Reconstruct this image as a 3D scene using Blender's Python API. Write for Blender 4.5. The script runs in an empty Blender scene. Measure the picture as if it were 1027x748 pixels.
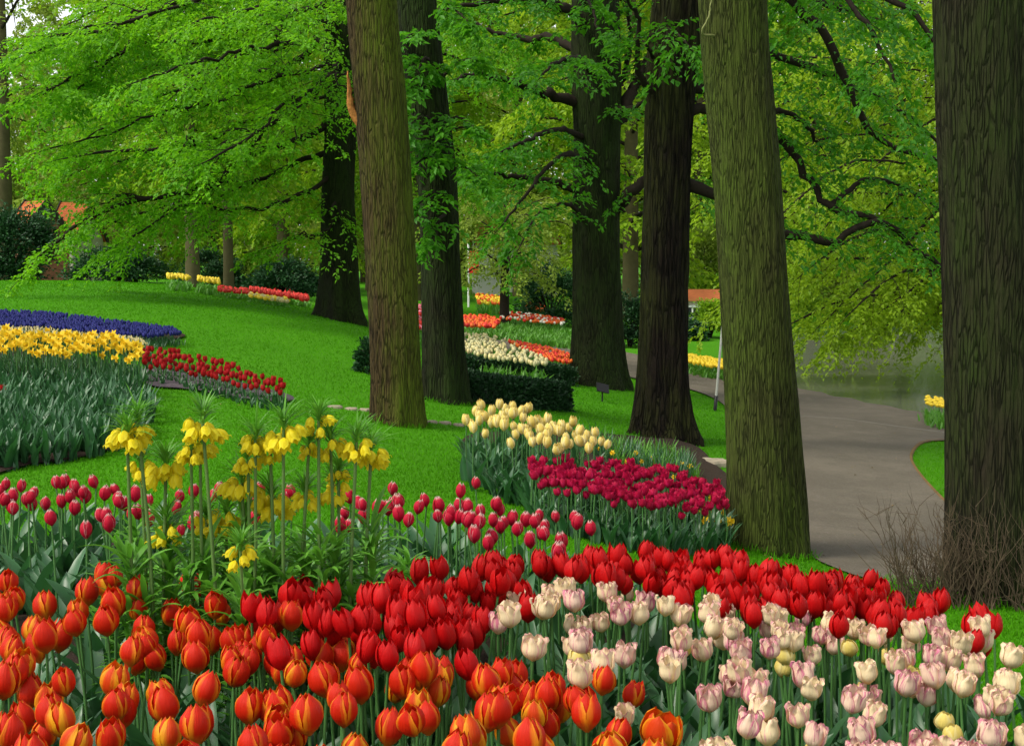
import bpy, math, random
import numpy as np
from mathutils import Vector, Matrix
from mathutils.geometry import delaunay_2d_cdt
R = math.radians
SC = bpy.context.scene
COL = SC.collection

# ------------------------------------------------------------------ camera, sky, sun, exposure
FPX, CX, CY, HOR = 1400.0, 513.5, 374.0, 260.0        # photograph geometry, pixels of a 1027 wide frame
CAMZ = 1.45
PITCH = math.atan((CY - HOR) / FPX)
cam = bpy.data.cameras.new('camera')
cam.sensor_width = 36.0
cam.lens = 36.0 * FPX / 1027.0
cam.clip_end = 3000.0
cam_o = bpy.data.objects.new('camera', cam)
cam_o.location = (0, 0, CAMZ)
cam_o.rotation_euler = (R(90) - PITCH, 0, 0)
COL.objects.link(cam_o)
SC.camera = cam_o

SUN_DIR = Vector((-0.60, -0.36, 0.85)).normalized()   # towards the sun
w = bpy.data.worlds.new('World')
SC.world = w
w.use_nodes = True
wn = w.node_tree
for n in list(wn.nodes):
    wn.nodes.remove(n)
sky = wn.nodes.new('ShaderNodeTexSky')
sky.sky_type = 'NISHITA'
sky.sun_disc = False
sky.sun_elevation = math.asin(SUN_DIR.z)
sky.sun_rotation = math.atan2(SUN_DIR.x, SUN_DIR.y)
sky.dust_density = 1.2
sky.air_density = 1.0
sky.ozone_density = 0.6
bg = wn.nodes.new('ShaderNodeBackground')
bg.inputs['Strength'].default_value = 0.15
wo = wn.nodes.new('ShaderNodeOutputWorld')
hsv = wn.nodes.new('ShaderNodeHueSaturation')            # thin overcast: the blue of the clear sky model is paled
hsv.inputs['Saturation'].default_value = 0.15
hsv.inputs['Value'].default_value = 1.35
wn.links.new(sky.outputs[0], hsv.inputs['Color'])
wn.links.new(hsv.outputs[0], bg.inputs[0])
wn.links.new(bg.outputs[0], wo.inputs[0])
sl = bpy.data.lights.new('sun', 'SUN')
sl.energy = 2.5
sl.angle = R(15)
sl.color = (1.0, 0.94, 0.80)
so = bpy.data.objects.new('sun', sl)
so.rotation_euler = SUN_DIR.to_track_quat('Z', 'Y').to_euler()
so.location = (-20, -15, 40)
COL.objects.link(so)
SC.view_settings.view_transform = 'Standard'
SC.view_settings.look = 'None'
SC.view_settings.gamma = 1.0
SC.view_settings.use_curve_mapping = False
SC.view_settings.exposure = 0.42
SC.render.engine = 'CYCLES'
SC.cycles.max_bounces = 8
SC.cycles.diffuse_bounces = 4
SC.cycles.transmission_bounces = 6
SC.cycles.transparent_max_bounces = 6
SC.cycles.use_adaptive_sampling = True
SC.cycles.adaptive_threshold = 0.02

# ------------------------------------------------------------------ projection helpers
cp, sp = math.cos(PITCH), math.sin(PITCH)
FWD = np.array([0, cp, -sp]); UPV = np.array([0, sp, cp]); RGT = np.array([1.0, 0, 0])

def ray(px, py):
    px = np.asarray(px, float); py = np.asarray(py, float)
    d = FWD + ((px - CX) / FPX)[..., None] * RGT - ((py - CY) / FPX)[..., None] * UPV
    return d / d[..., 1:2]                           # per metre of Y

def at(px, py, Y):
    """point seen at a photograph pixel, Y metres in front of the camera"""
    r = ray(px, py)
    p = r * np.asarray(Y, float)[..., None]
    p[..., 2] += CAMZ
    return p

# ------------------------------------------------------------------ terrain: smooth surface through levelled points
_pts = []
def cpx(px, py, h):                                   # ground point seen at a pixel, h metres relative to the lens
    r = ray(px, py); Y = h / r[2]
    _pts.append((r[0] * Y, Y, h))
for X, Y, h in ((-3, -4, -1.4), (3, -4, -1.45), (0, 1, -1.42), (-1.5, 3, -1.40), (0, 3, -1.42), (1.3, 3, -1.5), (-2, 5, -1.38), (0, 5, -1.43),
                (1.4, 4.6, -1.6), (2.3, 5, -1.66), (-12, 0, -1.2), (12, 0, -1.7), (-2.6, 6.8, -1.36)):
    _pts.append((X, Y, h))
for a in ((765, 553, -1.78), (990, 604, -1.76), (860, 570, -1.87), (900, 500, -1.98), (870, 420, -2.08), (820, 388, -2.16), (640, 370, -2.0), (720, 392, -2.05),
          (0, 465, -1.28), (0, 400, -1.12), (0, 345, -0.9), (0, 286, -0.46), (120, 284, -0.46), (220, 291, -0.66), (340, 322, -0.98), (160, 380, -1.1), (300, 402, -1.27),
          (385, 424, -1.38), (440, 402, -1.42), (600, 388, -1.76), (668, 441, -1.77), (480, 480, -1.5), (640, 520, -1.62), (420, 500, -1.43), (200, 450, -1.25),
          (560, 345, -1.98), (480, 335, -1.75), (300, 345, -1.05), (500, 312, -1.7), (560, 306, -1.75), (420, 345, -1.3), (940, 470, -2.0), (160, 330, -0.85), (720, 372, -2.1)):
    cpx(*a)
for X, Y, h in ((-60, 60, -0.9), (0, 70, -1.9), (60, 60, -2.2), (-80, 120, -1.2), (80, 120, -2.0), (0, 140, -1.8), (-30, 30, -0.5), (30, 28, -2.1), (-16, 45, -0.75), (10, 50, -2.0),
                (-15, 12, -0.9), (14, 12, -1.95), (22, 40, -2.2)):
    _pts.append((X, Y, h))
_P = np.array(_pts)
_cx, _sc = np.array([0.0, 8.0]), 0.35
def _warp(xy):                                        # compress distance so near detail and far plain share one spline
    xy = np.asarray(xy, float)
    v = xy - np.array([0.0, -2.0])
    r = np.sqrt((v ** 2).sum(-1, keepdims=True)) + 1e-9
    return v / r * np.log1p(r / 3.0)
def _phi(r2):
    return np.where(r2 > 0, 0.5 * r2 * np.log(r2 + 1e-12), 0.0)
_W = _warp(_P[:, :2]); _n = len(_W)
_K = _phi(((_W[:, None] - _W[None]) ** 2).sum(-1)) + np.eye(_n) * 0.004
_Q = np.c_[np.ones(_n), _W]
_A = np.block([[_K, _Q], [_Q.T, np.zeros((3, 3))]])
_sol = np.linalg.solve(_A, np.r_[_P[:, 2], np.zeros(3)])

def base_height(x, y):
    x = np.asarray(x, float); y = np.asarray(y, float)
    shp = x.shape
    f = np.stack([x.ravel(), y.ravel()], -1)
    out = np.empty(len(f))
    for i in range(0, len(f), 20000):
        q = _warp(f[i:i + 20000])
        out[i:i + 20000] = _phi(((q[:, None] - _W[None]) ** 2).sum(-1)) @ _sol[:_n] + np.c_[np.ones(len(q)), q] @ _sol[_n:]
    return np.clip(out, -2.6, -0.3).reshape(shp) + CAMZ

WATER_Z = CAMZ - 2.42
def g0(px, py, h=None):
    """point on the base ground seen at a pixel"""
    return hit(np.array([px]), np.array([py]), 0.0, base_height)[0]

def hit(px, py, ht, fn):
    """first place along each pixel's ray where it is ht above the ground"""
    px = np.asarray(px, float); py = np.asarray(py, float); ht = np.broadcast_to(np.asarray(ht, float), px.shape)
    r = ray(px, py)
    Ys = np.geomspace(1.2, 120, 260)
    lo = np.full(px.shape, 1.2); hi = np.full(px.shape, 120.0); done = np.zeros(px.shape, bool)
    for a, b in zip(Ys[:-1], Ys[1:]):
        d = CAMZ + r[..., 2] * b - fn(r[..., 0] * b, np.full(px.shape, b)) - ht
        new = (d < 0) & ~done
        lo[new] = a; hi[new] = b; done |= new
        if done.all():
            break
    for _ in range(14):
        m = (lo + hi) / 2
        d = CAMZ + r[..., 2] * m - fn(r[..., 0] * m, m) - ht
        lo = np.where(d > 0, m, lo); hi = np.where(d > 0, hi, m)
    m = (lo + hi) / 2
    return np.stack([r[..., 0] * m, m, fn(r[..., 0] * m, m)], -1)

def gpoly(pp):
    pp = np.array(pp, float)
    return hit(pp[:, 0], pp[:, 1], 0.0, base_height)[:, :2]

def inside(poly, x, y):
    poly = np.asarray(poly); res = np.zeros(np.shape(x), bool); j = len(poly) - 1
    for i in range(len(poly)):
        xi, yi = poly[i]; xj, yj = poly[j]
        c = ((yi > y) != (yj > y)) & (x < (xj - xi) * (y - yi) / (yj - yi + 1e-12) + xi)
        res ^= c; j = i
    return res

def dist_poly(poly, x, y):
    poly = np.asarray(poly); best = np.full(np.shape(x), 1e9)
    for i in range(len(poly)):
        a = poly[i]; b = poly[(i + 1) % len(poly)]; ab = b - a
        t = np.clip(((x - a[0]) * ab[0] + (y - a[1]) * ab[1]) / (ab @ ab + 1e-12), 0, 1)
        best = np.minimum(best, np.hypot(x - a[0] - t * ab[0], y - a[1] - t * ab[1]))
    return best

def smooth_closed(poly, k=6):
    poly = np.asarray(poly, float); n = len(poly); out = []
    for i in range(n):
        p0, p1, p2, p3 = poly[i - 1], poly[i], poly[(i + 1) % n], poly[(i + 2) % n]
        for t in np.linspace(0, 1, k, endpoint=False):
            out.append(0.5 * ((2 * p1) + (-p0 + p2) * t + (2 * p0 - 5 * p1 + 4 * p2 - p3) * t * t + (-p0 + 3 * p1 - 3 * p2 + p3) * t ** 3))
    return np.array(out)

# pond shore: near bank follows the far kerb of the path
POND = np.array(list(map(tuple, gpoly([(772, 381), (800, 387), (850, 397), (900, 407), (950, 416), (1000, 424)]))) + [(14, 22.5), (30, 25), (38, 50), (24, 54), (13, 52), (7.6, 46), (5.4, 34)])
POND = smooth_closed(POND, 5)
def ground(x, y):
    z = base_height(x, y)
    ins = inside(POND, x, y); d = dist_poly(POND, x, y)
    sd = np.where(ins, d, -d)
    dip = np.clip((sd + 0.25) / 0.8, 0, 1)
    dip = dip * dip * (3 - 2 * dip)
    return z * (1 - dip) + (WATER_Z - 0.5) * dip
def gz(x, y):
    return float(ground(np.array([x], float), np.array([y], float))[0])

# ------------------------------------------------------------------ object helpers
def tag(o, label=None, cat=None, group=None, kind=None):
    if label: o['label'] = label
    if cat: o['category'] = cat
    if group: o['group'] = group
    if kind: o['kind'] = kind
    return o
def empty(name, loc, rz=0.0, tilt=(0, 0), s=1.0):
    o = bpy.data.objects.new(name, None)
    o.location = loc; o.rotation_euler = (tilt[0], tilt[1], rz); o.scale = (s, s, s)
    o.empty_display_size = 0.1
    COL.objects.link(o)
    return o
def add(name, me, parent=None, loc=None, rot=None, scale=None):
    o = bpy.data.objects.new(name, me)
    if loc is not None: o.location = loc
    if rot is not None: o.rotation_euler = rot
    if scale is not None: o.scale = scale
    o.parent = parent
    COL.objects.link(o)
    return o

def mesh(name, V, F, mats, fm=None, smooth=True, uv=None, attrs=None):
    """V (n,3); F list of arrays (k,3)/(k,4); fm list of material indices per array or per face"""
    V = np.asarray(V, np.float32)
    F = [np.asarray(f, np.int32) for f in (F if isinstance(F, list) else [F]) if len(f)]
    me = bpy.data.meshes.new(name)
    me.vertices.add(len(V)); me.vertices.foreach_set('co', V.ravel())
    loops = np.concatenate([f.ravel() for f in F]); tot = np.concatenate([np.full(len(f), f.shape[1]) for f in F])
    me.loops.add(len(loops)); me.loops.foreach_set('vertex_index', loops.astype(np.int32))
    me.polygons.add(len(tot)); me.polygons.foreach_set('loop_start', np.r_[0, np.cumsum(tot)[:-1]].astype(np.int32))
    me.polygons.foreach_set('loop_total', tot.astype(np.int32))
    for m in (mats if isinstance(mats, (list, tuple)) else [mats]):
        me.materials.append(m)
    if fm is not None:
        mi = np.concatenate([np.full(len(f), m) if np.isscalar(m) else np.asarray(m) for f, m in zip(F, fm)])
        me.polygons.foreach_set('material_index', mi.astype(np.int32))
    if uv is not None:
        l = me.uv_layers.new(name='UVMap')
        l.data.foreach_set('uv', np.asarray(uv, np.float32)[loops].ravel())
    for k, a in (attrs or {}).items():
        at_ = me.attributes.new(k, 'FLOAT', 'POINT'); at_.data.foreach_set('value', np.asarray(a, np.float32))
    me.update(calc_edges=True)
    me.polygons.foreach_set('use_smooth', np.full(len(tot), smooth))
    me.validate()
    return me

class Acc:
    """collects vertices and faces of one mesh"""
    def __init__(s): s.V = []; s.F = []; s.M = []; s.U = []; s.T = []; s.n = 0
    def add(s, V, F, m=0, uv=None, t=None):
        V = np.asarray(V, float); F = np.asarray(F, int)
        s.V.append(V); s.F.append(F + s.n); s.M.append(m); s.n += len(V)
        s.U.append(np.zeros((len(V), 2)) if uv is None else uv)
        s.T.append(np.full(len(V), 0.5) if t is None else t)
    def build(s, name, mats, smooth=True):
        return mesh(name, np.concatenate(s.V), s.F, mats, s.M, smooth, np.concatenate(s.U), {'tint': np.concatenate(s.T)})

def grid_faces(nu, nv, closed=False):
    i = np.arange(nv - 1)[:, None]; j = np.arange(nu if closed else nu - 1)[None]
    j2 = (j + 1) % nu
    return np.stack([i * nu + j, i * nu + j2, (i + 1) * nu + j2, (i + 1) * nu + j], -1).reshape(-1, 4)

def norm(v):
    return v / (np.linalg.norm(v, axis=-1, keepdims=True) + 1e-9)

def tubes(P, Rr, sides=5):
    """P (B,n,3), Rr (B,n): B open tubes -> V,F"""
    P = np.asarray(P, float); B, n, _ = P.shape
    T = norm(np.gradient(P, axis=1))
    ref = np.where(np.abs(T[:, :1, 2:3]) > 0.8, np.array([1.0, 0, 0]), np.array([0, 0, 1.0]))
    ref = np.broadcast_to(ref, T.shape)
    A = norm(np.cross(T, ref)); Bn = np.cross(T, A)
    th = np.linspace(0, 2 * np.pi, sides, endpoint=False)
    V = P[:, :, None] + Rr[:, :, None, None] * (np.cos(th)[None, None, :, None] * A[:, :, None] + np.sin(th)[None, None, :, None] * Bn[:, :, None])
    f = grid_faces(sides, n, True)
    F = (f[None] + (np.arange(B) * n * sides)[:, None, None]).reshape(-1, 4)
    return V.reshape(-1, 3), F

def spline(pts, n):
    pts = np.asarray(pts, float)
    if len(pts) == 2:
        return pts[0] + (pts[1] - pts[0]) * np.linspace(0, 1, n)[:, None]
    p = np.vstack([2 * pts[0] - pts[1], pts, 2 * pts[-1] - pts[-2]])
    L = np.r_[0, np.cumsum(np.linalg.norm(np.diff(pts, axis=0), axis=1))]; out = []
    for s in np.linspace(0, L[-1], n):
        i = min(np.searchsorted(L, s, 'right') - 1, len(pts) - 2); t = (s - L[i]) / (L[i + 1] - L[i] + 1e-9)
        a, b, c, d = p[i], p[i + 1], p[i + 2], p[i + 3]
        out.append(0.5 * (2 * b + (c - a) * t + (2 * a - 5 * b + 4 * c - d) * t * t + (-a + 3 * b - 3 * c + d) * t ** 3))
    return np.array(out)

def box(c, s, rz=0.0):
    v = np.array([(x, y, z) for x in (-.5, .5) for y in (-.5, .5) for z in (-.5, .5)]) * np.array(s)
    c_, s_ = math.cos(rz), math.sin(rz)
    v = np.c_[v[:, 0] * c_ - v[:, 1] * s_, v[:, 0] * s_ + v[:, 1] * c_, v[:, 2]] + np.array(c)
    return v, np.array([(0, 1, 3, 2), (4, 6, 7, 5), (0, 4, 5, 1), (2, 3, 7, 6), (0, 2, 6, 4), (1, 5, 7, 3)])

# ------------------------------------------------------------------ materials
def new_mat(name):
    m = bpy.data.materials.new(name); m.use_nodes = True
    nt = m.node_tree
    for n in list(nt.nodes): nt.nodes.remove(n)
    out = nt.nodes.new('ShaderNodeOutputMaterial')
    return m, nt, out
def nd(nt, t, **kw):
    n = nt.nodes.new(t)
    for k, v in kw.items():
        if k.startswith('i_'):
            key = k[2:]
            n.inputs[int(key) if key.isdigit() else key].default_value = v
        else: setattr(n, k, v)
    return n
def ramp(nt, src, stops, interp='LINEAR'):
    n = nt.nodes.new('ShaderNodeValToRGB'); cr = n.color_ramp; cr.interpolation = interp
    while len(cr.elements) < len(stops): cr.elements.new(0.5)
    for e, (p, c) in zip(cr.elements, stops):
        e.position = p; e.color = tuple(c) + (1,) if len(c) == 3 else c
    nt.links.new(src, n.inputs[0])
    return n
def mixc(nt, fac, a, b, mode='MIX'):
    n = nt.nodes.new('ShaderNodeMix'); n.data_type = 'RGBA'; n.blend_type = mode
    for sock, v in ((n.inputs[0], fac), (n.inputs[6], a), (n.inputs[7], b)):
        if isinstance(v, bpy.types.NodeSocket): nt.links.new(v, sock)
        elif isinstance(v, (int, float)): sock.default_value = v
        else: sock.default_value = tuple(v) + (1,) if len(v) == 3 else v
    return n.outputs[2]
def math_(nt, op, a, b=0.0, clamp=False):
    n = nt.nodes.new('ShaderNodeMath'); n.operation = op; n.use_clamp = clamp
    for sock, v in zip(n.inputs, (a, b)):
        if isinstance(v, bpy.types.NodeSocket): nt.links.new(v, sock)
        else: sock.default_value = v
    return n.outputs[0]
def obj_coords(nt, scale=(1, 1, 1)):
    tc = nd(nt, 'ShaderNodeTexCoord'); mp = nd(nt, 'ShaderNodeMapping')
    mp.inputs['Scale'].default_value = scale
    nt.links.new(tc.outputs['Object'], mp.inputs[0])
    return mp.outputs[0]
def noise(nt, co, scale, detail=4, rough=0.55):
    n = nd(nt, 'ShaderNodeTexNoise'); n.inputs['Scale'].default_value = scale; n.inputs['Detail'].default_value = detail
    n.inputs['Roughness'].default_value = rough
    if co is not None: nt.links.new(co, n.inputs['Vector'])
    return n.outputs['Fac']
def bump(nt, h, strength, dist):
    b = nd(nt, 'ShaderNodeBump'); b.inputs['Strength'].default_value = strength; b.inputs['Distance'].default_value = dist
    nt.links.new(h, b.inputs['Height'])
    return b.outputs[0]
def surface(nt, out, col, rough=0.6, normal=None, spec=0.3, transl=0.0, tcol=None):
    p = nd(nt, 'ShaderNodeBsdfPrincipled')
    if isinstance(col, bpy.types.NodeSocket): nt.links.new(col, p.inputs['Base Color'])
    else: p.inputs['Base Color'].default_value = tuple(col) + (1,)
    if isinstance(rough, bpy.types.NodeSocket): nt.links.new(rough, p.inputs['Roughness'])
    else: p.inputs['Roughness'].default_value = rough
    p.inputs['Specular IOR Level'].default_value = spec
    if normal is not None: nt.links.new(normal, p.inputs['Normal'])
    res = p.outputs[0]
    if transl > 0:
        t = nd(nt, 'ShaderNodeBsdfTranslucent')
        tc = tcol if tcol is not None else col
        if isinstance(tc, bpy.types.NodeSocket): nt.links.new(tc, t.inputs[0])
        else: t.inputs[0].default_value = tuple(tc) + (1,)
        mx = nd(nt, 'ShaderNodeMixShader'); mx.inputs[0].default_value = transl
        nt.links.new(res, mx.inputs[1]); nt.links.new(t.outputs[0], mx.inputs[2]); res = mx.outputs[0]
    nt.links.new(res, out.inputs[0])
    return p

def leaf_mat(name, dark, light, transl=0.4, rough=0.5, tl=None, spec=0.3):
    m, nt, out = new_mat(name)
    a = nd(nt, 'ShaderNodeAttribute'); a.attribute_name = 'tint'
    col = ramp(nt, a.outputs['Fac'], [(0.0, dark), (1.0, light)]).outputs[0]
    tcol = mixc(nt, 0.5, col, tl or light)
    surface(nt, out, col, rough, None, spec, transl, tcol)
    return m
def plain(name, col, rough=0.6, var=0.25, scale=8.0, bmp=0.0, spec=0.3):
    m, nt, out = new_mat(name)
    co = obj_coords(nt); f = noise(nt, co, scale, 5)
    c = mixc(nt, f, [v * (1 - var) for v in col], [min(1, v * (1 + var)) for v in col])
    surface(nt, out, c, rough, bump(nt, f, bmp, 0.02) if bmp else None, spec)
    return m

def bark_mat(name, dark, mid, moss, moss_amt, sc=1.0, moss_dir=(0.6, -0.3), furrow=0.16):
    m, nt, out = new_mat(name)
    co = obj_coords(nt, (1, 1, 0.10))
    wob = nd(nt, 'ShaderNodeTexNoise'); wob.inputs['Scale'].default_value = 9 * sc; wob.inputs['Detail'].default_value = 2
    nt.links.new(co, wob.inputs['Vector'])
    off = nd(nt, 'ShaderNodeVectorMath', operation='SCALE'); off.inputs['Scale'].default_value = 0.03
    nt.links.new(wob.outputs['Color'], off.inputs[0])
    ad = nd(nt, 'ShaderNodeVectorMath', operation='ADD'); nt.links.new(co, ad.inputs[0]); nt.links.new(off.outputs[0], ad.inputs[1])
    v = nd(nt, 'ShaderNodeTexVoronoi'); v.feature = 'DISTANCE_TO_EDGE'; v.inputs['Scale'].default_value = 40 * sc
    nt.links.new(ad.outputs[0], v.inputs['Vector'])
    plates = ramp(nt, v.outputs['Distance'], [(0.0, (0, 0, 0)), (furrow, (1, 1, 1))]).outputs[0]
    brk = noise(nt, obj_coords(nt, (1, 1, 0.22)), 11 * sc, 4, 0.6)
    plates = mixc(nt, math_(nt, 'MULTIPLY', ramp(nt, brk, [(0.48, (0, 0, 0)), (0.66, (1, 1, 1))]).outputs[0], 0.85), plates, (0.8, 0.8, 0.8))
    fine = noise(nt, obj_coords(nt, (1, 1, 0.25)), 70 * sc, 5, 0.7)
    h = math_(nt, 'ADD', plates, math_(nt, 'MULTIPLY', fine, 0.6))
    big = noise(nt, obj_coords(nt, (1, 1, 0.5)), 3.0, 5, 0.6)
    col = mixc(nt, fine, dark, mid)
    col = mixc(nt, plates, mixc(nt, 0.8, col, [v * 0.5 for v in dark]), col)
    geo = nd(nt, 'ShaderNodeNewGeometry'); dt = nd(nt, 'ShaderNodeVectorMath', operation='DOT_PRODUCT')
    nt.links.new(geo.outputs['Normal'], dt.inputs[0]); dt.inputs[1].default_value = (moss_dir[0], moss_dir[1], 0.1)
    side = math_(nt, 'MULTIPLY', math_(nt, 'ADD', dt.outputs['Value'], 0.7), 0.6)
    mf = math_(nt, 'ADD', math_(nt, 'MULTIPLY', side, moss_amt), math_(nt, 'MULTIPLY', math_(nt, 'SUBTRACT', big, 0.5), 2.2))
    mf = math_(nt, 'MULTIPLY', mf, math_(nt, 'ADD', math_(nt, 'MULTIPLY', plates, 0.6), 0.4), True)
    col = mixc(nt, mf, col, moss)
    surface(nt, out, col, 0.9, bump(nt, h, 1.0, 0.020 / sc), 0.12)
    return m

M = {}
def build_materials():
    # lawn
    m, nt, out = new_mat('lawn'); co = obj_coords(nt)
    n1 = noise(nt, co, 0.55, 5); n2 = noise(nt, co, 26, 6, 0.7); n3 = noise(nt, co, 4, 4)
    c = mixc(nt, n1, (0.036, 0.180, 0.002), (0.075, 0.29, 0.003))
    c = mixc(nt, math_(nt, 'MULTIPLY', n3, 0.6), c, (0.072, 0.235, 0.005)); c = mixc(nt, math_(nt, 'MULTIPLY', n2, 0.45), c, (0.036, 0.155, 0.005))
    surface(nt, out, c, 0.95, bump(nt, n2, 0.8, 0.03), 0.1); M['lawn'] = m
    # grass blades
    M['blade'] = leaf_mat('grass_blade', (0.042, 0.185, 0.001), (0.085, 0.33, 0.004), 0.3, 0.7, (0.14, 0.40, 0.006), 0.08)
    # path
    m, nt, out = new_mat('path'); co = obj_coords(nt)
    n1 = noise(nt, co, 0.8, 5); n2 = noise(nt, co, 60, 6, 0.75); n3 = noise(nt, co, 7, 6, 0.7)
    c = mixc(nt, n1, (0.145, 0.122, 0.090), (0.190, 0.160, 0.120)); c = mixc(nt, math_(nt, 'MULTIPLY', n3, 0.6), c, (0.078, 0.068, 0.053))
    c = mixc(nt, ramp(nt, n2, [(0.50, (0, 0, 0)), (0.66, (1, 1, 1))]).outputs[0], c, (0.20, 0.18, 0.15))
    st_ = noise(nt, obj_coords(nt), 1.6, 7, 0.75); c = mixc(nt, ramp(nt, st_, [(0.42, (0, 0, 0)), (0.60, (1, 1, 1))]).outputs[0], mixc(nt, 0.25, c, (0.045, 0.040, 0.028)), c)
    surface(nt, out, c, 0.9, bump(nt, n2, 0.9, 0.012), 0.15); M['path'] = m
    # soil
    m, nt, out = new_mat('soil'); co = obj_coords(nt)
    n1 = noise(nt, co, 14, 8, 0.75); n2 = noise(nt, co, 2, 3)
    c = mixc(nt, n1, (0.020, 0.013, 0.009), (0.085, 0.058, 0.042)); c = mixc(nt, math_(nt, 'MULTIPLY', n2, 0.4), c, (0.05, 0.038, 0.03))
    surface(nt, out, c, 0.95, bump(nt, n1, 1.0, 0.05), 0.1); M['soil'] = m
    M['mulch'] = plain('grey_mulch', (0.09, 0.075, 0.085), 0.9, 0.5, 30, 0.6, 0.1)
    # water
    m, nt, out = new_mat('water'); co = obj_coords(nt, (1, 0.45, 1))
    n1 = noise(nt, co, 3.5, 4, 0.6)
    surface(nt, out, (0.15, 0.15, 0.125), 0.10, bump(nt, n1, 0.16, 0.05), 0.6); M['water'] = m
    M['bark_a'] = bark_mat('bark_brown', (0.020, 0.013, 0.005), (0.100, 0.070, 0.026), (0.078, 0.110, 0.008), 1.0, 1.4, (0.9, -0.1))
    M['bark_b'] = bark_mat('bark_dark', (0.006, 0.006, 0.003), (0.024, 0.022, 0.010), (0.020, 0.040, 0.006), 0.8, 1.0, (0.3, -0.5))
    M['bark_c'] = bark_mat('bark_mossy', (0.014, 0.015, 0.004), (0.074, 0.066, 0.024), (0.058, 0.092, 0.010), 0.80, 1.75, (-0.3, -0.5))
    M['bark_d'] = bark_mat('bark_oak', (0.010, 0.008, 0.004), (0.038, 0.030, 0.018), (0.025, 0.045, 0.006), 0.6, 1.35, (0.2, -0.6))
    M['bark_e'] = bark_mat('bark_rough', (0.004, 0.003, 0.002), (0.019, 0.013, 0.008), (0.040, 0.050, 0.008), 0.35, 0.7, (-0.9, -0.2))
    M['bark_far'] = plain('bark_far', (0.085, 0.075, 0.035), 0.9, 0.4, 6, 0.4, 0.1)
    M['limb'] = plain('limb_bark', (0.022, 0.017, 0.012), 0.9, 0.5, 12, 0.6, 0.1)
    M['wood'] = plain('torn_wood', (0.36, 0.15, 0.04), 0.85, 0.75, 30, 0.8, 0.1)
    M['beech'] = leaf_mat('beech_leaves', (0.065, 0.245, 0.005), (0.19, 0.48, 0.012), 0.52, 0.5, (0.28, 0.66, 0.012))
    M['chestnut'] = leaf_mat('chestnut_leaves', (0.026, 0.135, 0.008), (0.085, 0.30, 0.012), 0.48, 0.5, (0.14, 0.46, 0.012))
    M['lime'] = leaf_mat('pale_leaves', (0.14, 0.27, 0.010), (0.31, 0.48, 0.018), 0.5, 0.5, (0.42, 0.62, 0.02))
    M['mid'] = leaf_mat('mid_leaves', (0.095, 0.23, 0.008), (0.24, 0.42, 0.016), 0.5, 0.5, (0.34, 0.58, 0.018))
    M['olive'] = leaf_mat('olive_leaves', (0.14, 0.23, 0.025), (0.30, 0.40, 0.05), 0.45, 0.5, (0.38, 0.52, 0.05))
    M['bush'] = leaf_mat('shrub_leaves', (0.010, 0.045, 0.014), (0.030, 0.105, 0.028), 0.2, 0.45)
    M['hedge'] = leaf_mat('hedge_leaves', (0.010, 0.036, 0.012), (0.026, 0.085, 0.024), 0.15, 0.5)
    M['tulip_leaf'] = leaf_mat('tulip_leaf', (0.022, 0.085, 0.030), (0.060, 0.165, 0.062), 0.2, 0.38, (0.05, 0.25, 0.03), 0.45)
    M['crown_leaf'] = leaf_mat('narrow_leaf', (0.055, 0.185, 0.016), (0.135, 0.36, 0.035), 0.35, 0.45, (0.15, 0.48, 0.03), 0.4)
    M['twig_green'] = plain('twig_green', (0.20, 0.21, 0.07), .7)
    M['stem'] = plain('stem', (0.055, 0.15, 0.035), 0.5, 0.25, 10)
    M['crown_stem'] = plain('crown_stem', (0.085, 0.165, 0.035), 0.5, 0.25, 10)

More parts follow.
